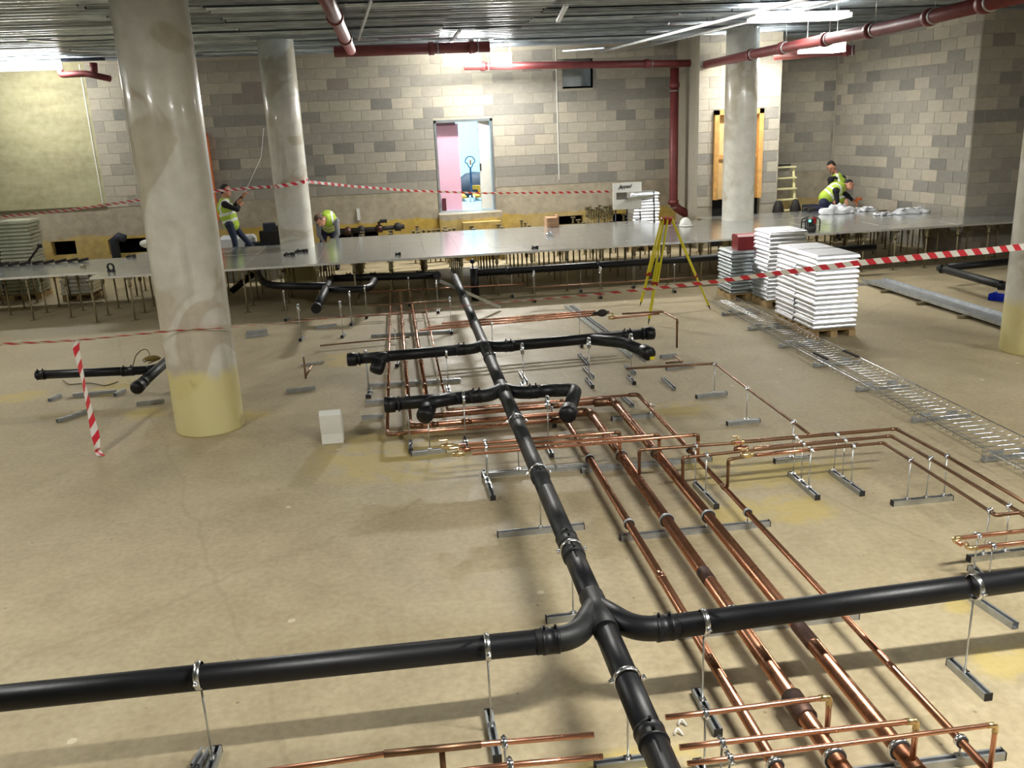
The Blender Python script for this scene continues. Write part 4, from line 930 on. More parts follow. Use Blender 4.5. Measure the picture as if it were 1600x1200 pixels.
for x in (XA+.09, XB-.02):
    b = MB(); b.bar((x, 9.2, .10), (x-.02, 9.5, .10), .03, .02); b.build('splice_plate', M['rubber'], tb)
tr = thing('cable_tray', 'flat galvanised cable tray lying on the slab behind the right-hand column', 'cable tray', G(1450, 470))
q = [Vector(G(*p)) for p in ((1372, 447), (1398, 444), (1590, 503), (1590, 522))]
xa = 7.62; xb = 8.0
b = MB(); b.box(((xa+xb)/2, 11.6, .06), (xb-xa, 4.4, .004)); b.build('tray_bed', M['galvd'], tr)
for x in (xa, xb):
    b = MB(); b.box((x, 11.6, .075), (.006, 4.4, .05)); b.build('side_rail', M['galvd'], tr)
for y in (10.0, 11.0, 12.0, 13.0):
    b = MB(); b.box(((xa+xb)/2-.03, y, .025), (xb-xa+.16, .04, .04)); b.build('bearer', M['olive'], tr)
# ------------------------------------------------------------------ panel stacks
edge_b = M['paneledge']
def stack(label, x, y, nx, ny, n, z0_, tkk, mt, top=None, base=True, jit=.01, bright=None):
    """nx by ny piles of 0.6 m panels on a pallet, corner x,y"""
    o = thing('panel_stack', label, 'panel stack', (x, y, 0))
    if base:
        for k in range(3):
            b = MB(); b.box((x+.05+(.6*nx-.1)*k/2, y+.3*ny, .04), (.09, .6*ny-.01, .08)); b.build('pallet_bearer', M['pallet'], o)
        for k in range(ny*3):
            b = MB(); b.box((x+.3*nx, y+.08+(.6*ny-.16)*k/(ny*3-1), .09), (.6*nx-.01, .1, .018)); b.build('pallet_board', M['pallet'], o)
        z0_ = .1
    b = MB(); S_ = .59; e = .008
    vs = []; prof_ = [(S_/2-.03, 0), (S_/2-.03, .005), (S_/2-.012, .006), (S_/2-.003, .014), (S_/2, tkk*.30), (S_/2-.004, tkk*.55), (S_/2-.012, tkk-.012), (S_/2-.026, tkk-.007), (S_/2-.03, tkk)]
    for hx, z in prof_:
        vs += [(-hx, -hx, z), (hx, -hx, z), (hx, hx, z), (-hx, hx, z)]
    fs = [(i*4+k, i*4+(k+1) % 4, (i+1)*4+(k+1) % 4, (i+1)*4+k) for i in range(len(prof_)-1) for k in range(4)]
    L_ = len(prof_)-1
    b.add(vs, fs+[(3, 2, 1, 0), (L_*4, L_*4+1, L_*4+2, L_*4+3)])
    for f in range(4*(L_)): pass
    me_ = b.mesh('floor_panel', [mt])
    r_n = random.Random(int(x*100))
    for i in range(nx):
        for j in range(ny):
            for k in range(n):
                inst('floor_panel', me_, o, (x+.3+.6*i+r_n.uniform(-jit, jit), y+.3+.6*j+r_n.uniform(-jit, jit), z0_+k*tkk), r_n.uniform(-.01, .01))
    return o
stack('tall bright stack of steel floor panels on a wooden pallet, nearest of three', 5.18, 10.52, 1, 2, 15, .1, .0645, M['panelstack'])
stack('middle stack of steel floor panels on a pallet, behind the nearest stack', 5.40, 12.5, 1, 1, 17, .1, .061, M['panelstack'], jit=.02)
stack('low farthest stack of steel floor panels carrying the red toolbox', 5.1, 13.2, 1, 1, 12, .1, .056, M['paneld'], jit=.02)
stack('small stack of panels on a pallet seen under the raised floor at left', -6.34, 17.5-.2, 1, 1, 5, .1, .075, M['panelstack'], jit=.02)
p = W(1008, 345, 19.2); stack('bright stack of panels behind the platform beside the white board', p[0]-.3, 19.1, 1, 1, 17, .1, .069, M['panelstack'], jit=.015)
p = W(36, 345, 18.3); stack('tall greyish stack of panels against the yellow wall at far left', p[0]-.32, 17.75, 1, 1, 20, .1, .069, mat('dull_panel', rgb(168, 170, 150), .5, .5), jit=.012)
p = W(-8, 360, 18.3); stack('tall stack of panels cut off by the left picture edge', p[0]-.42, 17.75, 1, 1, 18, .1, .069, M['galvd'], jit=.012)
# red toolbox
zt = .1+12*.056; tx, ty = 5.42, 13.42
o = thing('toolbox', 'red metal toolbox on the low panel stack', 'toolbox', (tx, ty, zt))
b = MB(); w_, d_, h_ = .36, .26, .16; b.box((tx, ty, zt+h_/2), (w_, d_, h_)); b.build('body', M['redbox'], o)
b = MB(); b.prism([(-.14, 0), (.14, 0), (.135, .05), (.09, .08), (-.09, .08), (-.135, .05)], (tx-.185, ty, zt+h_), (tx+.185, ty, zt+h_)); b.add([(tx+s*.185, ty+yy, zt+h_+zz) for s in (-1, 1) for yy, zz in ((-.14, 0), (.14, 0), (.135, .05), (.09, .08), (-.09, .08), (-.135, .05))], [(5, 4, 3, 2, 1, 0), (6, 7, 8, 9, 10, 11)]); b.build('lid', M['redbox'], o)
b = MB(); b.box((tx+.10, ty-.14, zt+h_), (.04, .02, .05)); b.build('latch', M['zinc'], o)
# ------------------------------------------------------------------ tripod
hd = Vector(W(1042, 342, 12.9))
o = thing('survey_tripod', 'yellow surveying tripod with red head standing on the slab', 'tripod', (hd.x, hd.y, 0))
b = MB(); b.tube([hd+Vector((0, 0, -.03)), hd+Vector((0, 0, .02))], .09, 18); b.tube([hd+Vector((0, 0, -.08)), hd+Vector((0, 0, -.03))], .06, 14); b.build('head', M['redbox'], o)
for k, (px, py, dx) in enumerate(((1000, 478, 0), (1013, 507, 0), (1110, 484, 0))):
    ft = Vector(G(px, py, 0)); tp = hd+Vector((ft.x-hd.x, ft.y-hd.y, 0)).normalized()*.07; dr = (ft-tp); sd = dr.cross(Vector((0, 0, 1))).normalized()
    mid = tp.lerp(ft, .62); b = MB()
    for s in (-1, 1): b.bar(tp+sd*.03*s, mid+sd*.035*s, .022, .03)
    b.bar(tp+sd*.03, tp-sd*.03, .03, .03); lg = b.build('leg', M['yellow'], o); sub(lg)
    b = MB(); b.bar(tp.lerp(ft, .42), tp.lerp(ft, .95), .035, .028); b.build('sliding_leg', M['yellow'], lg)
    b = MB(); b.bar(mid+sd*.045, mid-sd*.045, .05, .05); b.build('clamp_block', M['redbox'], lg)
    b = MB(); b.tube([tp.lerp(ft, .94), ft+Vector((0, 0, .002))], [.016, .004], 8); b.build('steel_point', M['boot'], lg)
# ------------------------------------------------------------------ barrier tape
def tape(label, pts, wd=.072, twist=(0,), name='barrier_tape', group=None, seg=6, flat=None):
    pts = [Vector(p) for p in pts]; n = len(pts); dense = []
    tw = list(twist)+[twist[-1]]*(n-len(twist)); u = 0; vs = []; uv = []; prev = None; ts = []
    for i in range(n-1):
        for k in range(seg):
            f = k/seg; dense.append(pts[i].lerp(pts[i+1], f)); ts.append(tw[i]*(1-f)+tw[i+1]*f)
    dense.append(pts[-1]); ts.append(tw[-1])
    for i, p in enumerate(dense):
        t_ = (dense[min(i+1, len(dense)-1)]-dense[max(i-1, 0)]).normalized()
        up = Vector((0, 0, 1)) if abs(t_.z) < .9 else Vector((1, 0, 0)); x = t_.cross(up).normalized(); y = x.cross(t_)
        if prev is not None: u += (p-prev).length
        prev = p; w2 = y*math.cos(ts[i])+x*math.sin(ts[i]); vs += [p-w2*wd/2, p+w2*wd/2]; uv += [(u, 0), (u, wd)]
    b = MB(); b.add(vs, [(2*i, 2*i+2, 2*i+3, 2*i+1) for i in range(len(dense)-1)])
    o = single(b, name, M['tape'], label, 'barrier tape', tuple(pts[0]), group)
    L = o.data.uv_layers.new(name='UVMap'); 
    for lp in o.data.loops: L.data[lp.index].uv = uv[lp.vertex_index]
    sol = o.modifiers.new('thickness', 'SOLIDIFY'); sol.thickness = .0008; return o
YT = 8.45
cy = 8.84-.335
tape('red and white barrier tape strung across the slab in front of both near columns', [W(-60, 543, 8.5), W(0, 538, 8.5), W(120, 532, 8.48), W(200, 524, 8.47), W(258, 518, 8.475), W(300, 515, cy-.015), W(340, 513, cy+.01), W(368, 511, 8.6), W(500, 499, 8.6), W(640, 486, 8.6), W(780, 473, 8.6), W(900, 463, 8.6), W(1000, 453, 8.6), W(1110, 441, 8.6), W(1230, 425, 8.6), W(1340, 411, 8.6), W(1460, 399, 8.6), W(1540, 392, 8.62), W(1640, 381, 8.75)],
     twist=(.9, 1.0, 1.15, 1.2, 1.1, 1.2, 1.25, 1.3, 1.32, 1.3, 1.25, 1.15, 1.0, .8, .6, .4, .25, .15, .1), seg=5)
tape('loose tail of barrier tape hanging from the strung tape down to the floor', [W(121, 531, 8.47), W(119, 545, 8.46), W(131, 600, 8.42), W(140, 640, 8.35), W(149, 680, 8.3), W(153, 704, 8.27), G(158, 712, .012)], wd=.085, twist=(.9, .5, .9, .7, .2, .8, 1.2))
tape('faint barrier tape along the far left wall behind the near column', [W(-40, 344, 19.0), W(0, 339, 19.0), W(110, 328, 18.5), W(215, 313, 17.9), W(320, 300, 17.4), W(410, 292, 17.1), (-1.93-.335, 17.25, W(425, 293, 17.1)[2])], twist=(.7, .9, 1.0, .9, .8, .9, .7))
tape('red and white barrier tape wrapped around the middle column', [(-1.93-.33, 17.25, W(425, 293, 17)[2]), W(434, 291, 16.98), W(455, 288, 16.955), W(476, 284, 16.98), (-1.93+.33, 17.2, W(483, 281, 17)[2])], twist=(.5, .4, .5, .3, .4))
tape('faint barrier tape crossing in front of the bright doorway at the back', [(-1.93+.335, 17.2, W(483, 284, 17.2)[2]), W(550, 291, 18.0), W(640, 298, 18.8), W(760, 302, 19.2), W(870, 301, 19.4), W(962, 299, 19.4)], twist=(.7, 1.0, .9, 1.0, .8, .9))
# ------------------------------------------------------------------ loose things on the platform
def onp(px, py): return Vector(G(px, py, ZP))
p = onp(1071, 353); o = thing('hard_hat', 'white hard hat on the platform right of the tripod head', 'hard hat', p)
b = MB(); b.ell(p+Vector((0, 0, .015)), (.115, .14, .15), 18, 12)
ob = b.build('shell', M['white'], o)
for v in ob.data.vertices: v.co.z = max(v.co.z, .0)
b = MB(); b.ell(p+Vector((0, -.03, .012)), (.135, .17, .012), 18, 6); b.build('brim', M['white'], o); b = MB(); b.bar(p+Vector((0, -.12, .05)), p+Vector((0, 0, .168)), .025, .012); b.build('ridge', M['white'], o)
p = onp(1266, 362); o = thing('site_radio', 'black caged laser unit with a green light on the platform', 'laser level', p)
for s in (-1, 1):
    b = MB(); b.tube(fillet([p+Vector((s*.13, -.08, .01)), p+Vector((s*.14, -.08, .22)), p+Vector((s*.05, 0, .27))], .05), .012, 8); b.tube(fillet([p+Vector((s*.13, .08, .01)), p+Vector((s*.14, .08, .22)), p+Vector((s*.05, 0, .27))], .05), .012, 8); b.build('cage_bar', M['rubber'], o)
b = MB(); b.tube([p, p+Vector((0, 0, .02)), p+Vector((0, 0, .08)), p+Vector((0, 0, .1))], [.07, .10, .10, .06], 16); b.build('base', M['rubber'], o)
b = MB(); b.box(p+Vector((0, 0, .16)), (.11, .1, .13)); bd = b.build('body', M['rubber'], o); sub(bd)
b = MB(); b.box(p+Vector((.05, -.02, .2)), (.04, .08, .11)); b.build('red_cover', M['redbox'], o, 'red side cover')
b = MB(); b.tube([p+Vector((-.045, -.052, .2)), p+Vector((-.045, -.062, .2))], .022, 12); b.build('light', M['green_led'], o, 'glowing green light')
b = MB(); b.tube([p+Vector((-.12, -.08, .2)), p+Vector((-.2, -.08, .19))], .012, 8); b.build('side_knob', M['rubber'], o)
p = onp(862, 354); b = MB(); b.box(p+Vector((0, 0, .10)), (.26, .22, .2), rz=.1); b.box(p+Vector((-.02, -.16, .19)), (.22, .10, .008), rz=.1); b.box(p+Vector((.12, .02, .21)), (.03, .2, .05), rz=.1); single(b, 'cardboard_box', M['card'], 'small open cardboard box at the back edge of the platform', 'box', p)
p = onp(857, 369); b = MB(); b.tube([p+Vector((-.06, 0, .03)), p+Vector((.05, 0, .03))], .02, 10); b.tube([p+Vector((.02, 0, 0)), p+Vector((.02, 0, .08))], .015, 8); b.ell(p+Vector((.05, -.01, .045)), (.035, .035, .035)); single(b, 'metal_fitting', M['zinc'], 'small shiny fitting on the platform in front of the cardboard box', 'fitting', p)
def clutter(px, py, label, s=1.0, name='hand_tool', cat='tool', m='rubber'):
    p = onp(px, py); b = MB(); r_n = random.Random(px)
    b.bar(p+Vector((-.10*s, 0, .015)), p+Vector((.09*s, .02, .03)), .045*s, .03); b.box(p+Vector((.06*s, .01, .025)), (.06*s, .07*s, .05), rz=.5); b.bar(p+Vector((-.02*s, -.02, .02)), p+Vector((-.06*s, .05, .04)), .03*s, .03)
    single(b, name, M[m], label, cat, p)
clutter(452, 399, 'dark hand tool on the platform in front of the middle column, left one'); clutter(471, 394, 'dark hand tool on the platform in front of the middle column, right one', 1.2)
clutter(622, 399, 'tiny dark scrap near the platform front edge, left of doorway reflection', .5); clutter(205, 402, 'dark crumpled glove on the platform beside the near column', .9, 'glove', 'glove'); clutter(130, 418, 'small curved bracket on the platform at left', .5, 'metal_bracket', 'fitting', 'olive'); clutter(836, 389, 'small scrap on the platform edge right of the doorway reflection', .6)
p = onp(174, 424); b = MB(); ring(b, p+Vector((0, 0, .07)), (.4, 1, 0), .05, .03, th=.02, seg=14); b.box(p+Vector((0, 0, .01)), (.12, .06, .02)); single(b, 'tape_dispenser', M['rubber'], 'black tape dispenser standing on the platform at left of near column', 'dispenser', p)
b = MB(); p = onp(60, 413); 
for k in range(9): b.bar(p+Vector((-.9+.2*k, .05*math.sin(k*2), .02)), p+Vector((-.72+.2*k, .05*math.cos(k), .05)), .07, .05)
single(b, 'rubble_strip', M['boot'], 'dark strip of scraps along the platform back edge at far left', 'scraps', p)
b = MB(); b.tube([onp(45, 411)+Vector((0, 0, .03)), onp(68, 410)+Vector((0, 0, .32))], .02, 8); b.box(onp(67, 410)+Vector((0, 0, .30)), (.07, .05, .07)); single(b, 'club_hammer', M['boot'], 'tool handle leaning up from the scraps at far left', 'tool', onp(45, 411))
# white polythene bags
def bag(label, px, py, sx, sy, sz, seed):
    p = onp(px, py); b = MB(); b.ell((p.x, p.y, p.z+sz*.35), (sx, sy, sz), 26, 14); r_n = random.Random(seed)
    o = single(b, 'polythene_bag', M['bag'], label, 'plastic bag', p); ph = [r_n.uniform(0, 6) for _ in range(6)]
    for v in o.data.vertices:
        x, y, z = v.co.x/sx, v.co.y/sy, v.co.z
        k = 1+.35*math.sin(5*x+ph[0])*math.cos(4*y+ph[1])+.18*math.sin(11*x+ph[2])+r_n.uniform(-.10, .10); v.co.z = max(.003, z*k); v.co.x += .05*math.sin(9*y+ph[3]); v.co.y += .05*math.sin(8*x+ph[4])
    return o
bag('crumpled white plastic bag heaped in front of the kneeling workers', 1308, 334, .36, .14, .12, 1)
bag('small flat white plastic bag right of the heaped one', 1350, 330, .22, .1, .06, 2)
bag('long white plastic bag on the platform toward the right wall, bulging at its right end', 1422, 334, .36, .12, .08, 3)
bag('flat white plastic bag left part toward the right wall', 1380, 336, .18, .1, .04, 4)
# ------------------------------------------------------------------ things on the slab
p = Vector(G(521, 691)); b = MB(); wd = .205
pr_ = [(-.06, 0), (.06, 0), (.075, .10), (.05, .20), (.03, .27), (.0, .325), (-.05, .335), (-.085, .30), (-.07, .2), (-.05, .1)]
vs = [(p.x+s*wd/2, p.y+u, v) for s in (-1, 1) for u, v in pr_]; n = len(pr_)
b.add(vs, [(k, (k+1) % n, n+(k+1) % n, n+k) for k in range(n)]+[tuple(range(n-1, -1, -1)), tuple(range(n, 2*n))])
o = single(b, 'foam_block', M['white'], 'white moulded foam block standing alone on the slab right of the near column', 'foam block', p)
bv = o.modifiers.new('bevel', 'BEVEL'); bv.width = .012; bv.segments = 3
p = Vector(G(1566, 470)); o = thing('dustpan', 'bright blue plastic dustpan on the slab beside the right-edge column', 'dustpan', p)
b = MB(); b.prism([(-.13, 0), (.13, 0), (.13, .10), (.12, .10), (.12, .01), (-.12, .01), (-.12, .10), (-.13, .10)], p+Vector((-.1, -.02, 0)), p+Vector((.13, .12, 0))); b.box(p+Vector((.02, .05, .05)), (.02, .24, .1), rz=.5); b.build('pan', M['blue'], o)
b = MB(); b.bar(p+Vector((.1, .1, .05)), p+Vector((.22, .16, .07)), .03, .02); b.build('handle', M['blue'], o)
# pale debris
for k, (px, py, l) in enumerate(((1066, 1134, 'bent pale offcut of plastic beside the near copper branches'), (1060, 1149, 'curl of pale plastic beside the near drain foot'))):
    p = Vector(G(px, py)); b = MB(); b.tube(fillet([p+Vector((-.02, 0, .005)), p+Vector((0, .02, .03)), p+Vector((.02, -.01, .005))], .02), .006, 8); single(b, 'plastic_scrap', M['white'], l, 'scrap', p)
b = MB(); pts = [Vector(G(x, y, z)) for x, y, z in ((207, 573, .32), (212, 555, .4), (222, 546, .45), (231, 546, .42), (236, 560, .34), (226, 566, .34), (222, 562, .36), (240, 556, .38), (247, 562, .33), (232, 568, .34))]; b.tube(fillet(pts, .06, 4), .006, 6); single(b, 'cable', M['cable'], 'thin loose cable looped on top of the short black drain by the near column', 'cable', pts[0])
b = MB(); pts = [Vector(G(x, y, .01)) for x, y in ((98, 594), (108, 601), (140, 598), (165, 603), (185, 596))]; b.tube(fillet(pts, .06, 4), .006, 6); single(b, 'cable', M['cable'], 'thin grey cable drooping under the short black drain', 'cable', pts[0])
b = MB(); p = Vector(G(238, 560, .36)); b.ell(p, (.10, .05, .035), 10, 6); single(b, 'cable_bundle', mat('mustard_cable', rgb(120, 100, 40), .7), 'small mustard bundle of cable on the short black drain', 'cable', p)
# ------------------------------------------------------------------ things behind the platform
# white board on legs
p0 = Vector(W(958, 328, 19.1)); p1 = Vector(W(1002, 284, 19.1)); wx, wz = p1.x-p0.x, p1.z-p0.z
o = thing('white_board', 'white machine guard board with black lettering on thin legs behind the platform', 'board', (p0.x+wx/2, 19.1, 0))
b = MB(); Y_ = 19.1
for a, c, d, e in cells(0, wx, 0, wz, [(wx*.11, wx*1.01, wz*.37, wz*.64)]):
    b.box((p0.x+(a+c)/2, Y_, p0.z+(d+e)/2), (c-a, .04, e-d))
b.build('face', M['white'], o)
b = MB(); b.box((p0.x+wx*.3, Y_+.03, p0.z+wz*.5), (wx*.4, .01, wz*.3)); b.build('dark_panel', mat('grey_panel', rgb(110, 108, 96), .7), o)
b = MB(); b.ell((p0.x+wx*.67, Y_-.06, p0.z+wz*.52), (.06, .05, .055), 14, 8); b.build('dust_bag', M['bag'], o)
b = MB(); b.prism([(-.02, 0), (.02, 0), (.06, .05), (-.06, .05)], (p0.x+wx*.45, Y_-.12, p0.z+wz*.36), (p0.x+wx*1.4, Y_-.05, p0.z+wz*.42)); b.build('tray', M['paneld'], o)
for xx, dx in ((p0.x+wx*.1, -.03), (p0.x+wx*.5, 0), (p0.x+wx*.95, .06), (p0.x+wx*1.45, .02)):
    b = MB(); b.tube([(xx, Y_+.02, p0.z+(.0 if xx < p1.x else .35)), (xx+dx, Y_-.05, .0)], .014, 8); b.build('leg', M['darksheet'], o)
cu_ = bpy.data.curves.new('lettering', 'FONT'); cu_.body = 'Jaypad'; cu_.size = .15; cu_.shear = .5; cu_.extrude = .003; cu_.offset = .004
to = bpy.data.objects.new('lettering_src', cu_); COL.objects.link(to); bpy.context.view_layer.update()
tm = bpy.data.meshes.new_from_object(to.evaluated_get(bpy.context.evaluated_depsgraph_get())); bpy.data.objects.remove(to)
tm.materials.clear(); tm.materials.append(M['rubber']); lo_ = bpy.data.objects.new('lettering', tm); COL.objects.link(lo_); lo_.parent = o
xs = [v.co.x for v in tm.vertices]; sc_ = wx*.5/(max(xs)-min(xs)); lo_.scale = (sc_, sc_, 1); lo_.rotation_euler = (PI/2, .0, 0); lo_.location = (p0.x+wx*.20-(p0.x+wx/2), -.025, p0.z+wz*.80)
# step ladder
a = W(1210, 330, 19.0+.6); xL = W(1211, 300, 19.2)[0]; xR = W(1249, 300, 19.2)[0]; zb_, zt_ = 0.0, W(1228, 262, 19.2)[2]
o = thing('step_ladder', 'cream step ladder standing behind the platform left of the two workers', 'step ladder', ((xL+xR)/2, 19.3, 0))
for s, x in ((0, xL), (1, xR-.05)):
    b = MB(); b.bar((x, 19.15, 0), (x+.03-.06*s, 19.4, zt_), .05, .025); b.build('stile', M['cream'], o)
    b = MB(); b.bar((x+.08, 19.9, 0), (x+.05, 19.5, zt_-.05), .035, .02); b.build('rear_stile', M['cream'], o)
zz = zt_; k = 0
while zz > .2:
    f = 1-zz/zt_; b = MB(); b.box(((xL+xR)/2-.02, 19.4-.25*f, zz), (xR-xL-.02, .14, .03)); b.build('tread', M['cream'], o); zz -= .235; k += 1
b = MB(); b.box(((xL+xR)/2-.06, 19.38, zt_-.1), (.36, .02, .16)); b.build('label_plate', mat('grey_plate', rgb(120, 118, 108), .7), o); b = MB(); b.box(((xL+xR)/2-.06, 19.36, zt_+.05), (.36, .04, .04)); b.build('top_rail', M['rubber'], o)
for k, (px, l) in enumerate(((1216, 'dark bag slumped at the foot of the step ladder, left'), (1243, 'dark bag slumped at the foot of the step ladder, right'))):
    p = W(px, 326, 18.95); b = MB(); b.ell((p[0], 18.95, .42), (.16, .12, .55), 12, 8); ob = single(b, 'dark_bag', M['boot'], l, 'bag', (p[0], 18.95, 0))
    for v in ob.data.vertices: v.co.z = max(0, v.co.z+random.uniform(-.03, .03))
# dark stacked stuff and pipework on the back wall left of the doorway
o = thing('equipment_pile', 'dark pile of fittings behind the platform left of the middle column', 'equipment', W(420, 380, 19.3))
for k, (px, py, sx, sz) in enumerate(((404, 386, .5, .2), (425, 372, .5, .3), (420, 357, .25, .2), (436, 365, .3, .3))):
    p = W(px, py, 19.3); b = MB(); b.box((p[0], 19.3+.05*k, p[2]), (sx, .3, sz), rz=.1*k); b.build('dark_case', M['boot'] if k % 2 else M['darksheet'], o)
p = W(420, 380, 19.3); b = MB(); b.box((p[0], 19.35, p[2]/2-.05), (.9, .3, p[2]-.1)); b.build('trestle', M['boot'], o)
a, c = W(528, 363, 20.0), W(632, 354, 20.0); o = thing('valve_manifold', 'dark pipe manifold with valves low on the back wall left of the doorway', 'pipe manifold', a)
b = MB(); b.tube([a, c], .05, 12); b.build('pipe', M['boot'], o)
for k, f in enumerate((.15, .35, .62, .9)):
    q = Vector(a).lerp(Vector(c), f); b = MB(); b.tube([q-Vector((.07, 0, 0)), q+Vector((.07, 0, 0))], .085, 12); b.tube([q, q+Vector((0, -.02, .16 if k == 2 else .1))], .03, 8); b.build('flange', M['rubber'] if k % 2 else M['copperk'], o)
q = Vector(a).lerp(Vector(c), .69); b = MB(); b.box(q+Vector((0, -.02, .16)), (.16, .1, .07)); b.build('actuator', M['rubber'], o)
for sx in (a[0]+.3, c[0]-.3):
    b = MB(); b.tube([(sx, 20, a[2]), (sx, 20, 0)], .03, 8); b.build('stand', M['boot'], o)
p = W(560, 335, YB-.03); b = MB(); b.box((p[0], YB-.02, p[2]), (.07, .03, .26)); single(b, 'wall_marker', M['white'], 'small white upright strip on the back wall right of the bent worker', 'wall marker', p)
p = W(352, 371, 19.4); b = MB(); b.box((p[0]+.2, 19.7, p[2]/2), (.75, .4, p[2])); ob = single(b, 'wrapped_load', M['bag'], 'white wrapped load behind the legs of the standing worker', 'wrapped load', (p[0]+.2, 19.7, 0))
ob.modifiers.new('b', 'BEVEL').width = .06
p = W(222, 384, 19.3); b = MB(); b.ell((p[0]+.15, 19.2, p[2]+.05), (.17, .12, .09), 14, 8); b.tube([(p[0]+.15, 19.2, p[2]-.05), (p[0]+.15, 19.2, 0)], .04, 8); single(b, 'wash_bowl', M['white'], 'white bowl on a stand beside the near column by the dark opening', 'bowl', p)
p = W(178, 375, 20.3); b = MB(); b.tube([(p[0], 20.3, 0), (p[0], 20.3, p[2]), (p[0]+.12, 20.3, p[2]+.06), (p[0]+.25, 20.3, p[2]+.02)], [.09, .1, .1, .08], 12); single(b, 'duct_bend', M['darksheet'], 'grey duct bend at the left edge of the wide wall opening', 'duct', p)
# ------------------------------------------------------------------ people
def human(name, label, J, colours, vest=None, hair=None, loc=(0, 0, 0), H_=1.78):
    """J: joints in metres (world). capsules merged into one continuous skin by voxel remesh."""
    root = thing(name, label, 'person', loc)
    V3 = Vector
    cap = []    # (a,b,ra,rb,colour)
    def c(a, b_, ra, rb, col): cap.append((V3(J[a]), V3(J[b_]), ra, rb, col))
    c('hip', 'chest', .135, .15, 'top'); c('chest', 'neck', .15, .075, 'top'); c('shL', 'shR', .075, .075, 'top')
    c('neck', 'head', .055, .06, 'skin'); c('hipL', 'hipR', .105, .105, 'leg')
    for s in 'LR':
        c('sh'+s, 'el'+s, .062, .047, 'top'); c('el'+s, 'wr'+s, .045, .032, 'sleeve'); c('hip'+s, 'kn'+s, .092, .062, 'leg'); c('kn'+s, 'an'+s, .062, .045, 'leg')
        c('an'+s, 'toe'+s, .048, .042, 'boot')
    b = MB()
    def capsule(b, a, e, ra, rb):
        d_ = (e-a); L = d_.length; d_.normalize(); n = 5
        pts = [a-d_*ra*.95, a-d_*ra*.7, a-d_*ra*.3]+[a.lerp(e, k/n) for k in range(n+1)]+[e+d_*rb*.3, e+d_*rb*.7, e+d_*rb*.95]
        rr = [ra*.25, ra*.7, ra*.95]+[ra+(rb-ra)*k/n for k in range(n+1)]+[rb*.95, rb*.7, rb*.25]
        b.tube(pts, rr, 14)
    for a, e, ra, rb, col in cap: capsule(b, a, e, ra, rb)
    hd_ = V3(J['head']); fw = V3(J['face']).normalized(); nk = V3(J['neck'])
    up = (hd_-nk); up = (up-fw*up.dot(fw)).normalized(); sd = fw.cross(up).normalized()
    R = Matrix((sd, fw, up)).transposed()
    b.ell(hd_+up*.03, (.078, .098, .118), 18, 12, rot=R); b.ell(hd_-up*.05+fw*.03, (.055, .065, .06), 14, 8, rot=R)
    b.ell(hd_+fw*.105, (.014, .022, .028), 8, 6, rot=R)
    for s in (-1, 1): b.ell(hd_+sd*s*.08, (.014, .022, .035), 8, 6, rot=R)
    for s in 'LR':        # hand: palm, four fingers and thumb, half closed
        w_ = V3(J['wr'+s]); e_ = V3(J['el'+s]); d_ = (w_-e_).normalized(); x = d_.cross(V3((0, .3, 1))).normalized(); y = x.cross(d_)
        b.ell(w_+d_*.06, (.042, .02, .052), 12, 8, rot=Matrix((x, y, d_)).transposed())
        for k, L in enumerate((.07, .08, .075, .06)):
            q = w_+d_*.095+x*(-.030+.02*k); b.tube([q-d_*.02, q+d_*L*.5, q+d_*L*.75-y*L*.35, q+d_*L*.7-y*L*.7], [.0105, .0105, .0095, .008], 8)
        q = w_+d_*.04+x*.035; b.tube([q-x*.01, q+x*.025+d_*.03, q+x*.02+d_*.055-y*.02], [.012, .012, .009], 8)
    tmp = bpy.data.objects.new('tmp', b.mesh('tmp', [])); COL.objects.link(tmp)
    md = tmp.modifiers.new('r', 'REMESH'); md.mode = 'VOXEL'; md.voxel_size = .011; md.use_smooth_shade = True
    sm_ = tmp.modifiers.new('s', 'SMOOTH'); sm_.factor = .5; sm_.iterations = 3
    bpy.context.view_layer.update(); me_ = bpy.data.meshes.new_from_object(tmp.evaluated_get(bpy.context.evaluated_depsgraph_get())); bpy.data.objects.remove(tmp)
    keys = ['skin', 'top', 'leg', 'boot']; me_.materials.clear()
    mats_ = [M['skin'], M[colours[0]], M[colours[1]], M['boot']]
    for m_ in mats_: me_.materials.append(m_)
    segs = [(a, e, ra, rb, {'skin': 0, 'top': 1, 'sleeve': 1, 'leg': 2, 'boot': 3}[col]) for a, e, ra, rb, col in cap]
    hands = [V3(J['wrL']), V3(J['wrR'])]; wl = {id(h_): (h_-V3(J[k])).normalized() for h_, k in zip(hands, ('elL', 'elR'))}
    mi = []
    A = np.array([s[0][:] for s in segs]); Bv = np.array([s[1][:] for s in segs])-A; LL = (Bv**2).sum(1); RA = np.array([s[2] for s in segs]); RB = np.array([s[3] for s in segs]); CI = [s[4] for s in segs]
    for pl in me_.polygons:
        q = np.array(pl.center[:]); qv = V3(pl.center)
        if (qv-hd_).length < .16 and (qv-nk).dot(up) > .03: mi.append(0); continue
        hand = any((qv-h_).dot(wl[id(h_)]) > -.005 and (qv-h_).length < .2 for h_ in hands)
        if hand: mi.append(0); continue
        t_ = np.clip(((q-A)*Bv).sum(1)/LL, 0, 1); dd = np.linalg.norm(q-(A+Bv*t_[:, None]), axis=1)-(RA+(RB-RA)*t_); mi.append(CI[int(dd.argmin())])
    me_.polygons.foreach_set('material_index', mi); me_.polygons.foreach_set('use_smooth', [True]*len(mi))
    lx, ly, lz = loc
    for v in me_.vertices: v.co.x -= lx; v.co.y -= ly; v.co.z -= lz
    me_.name = 'body'; bo = bpy.data.objects.new('body', me_); COL.objects.link(bo); bo.parent = root
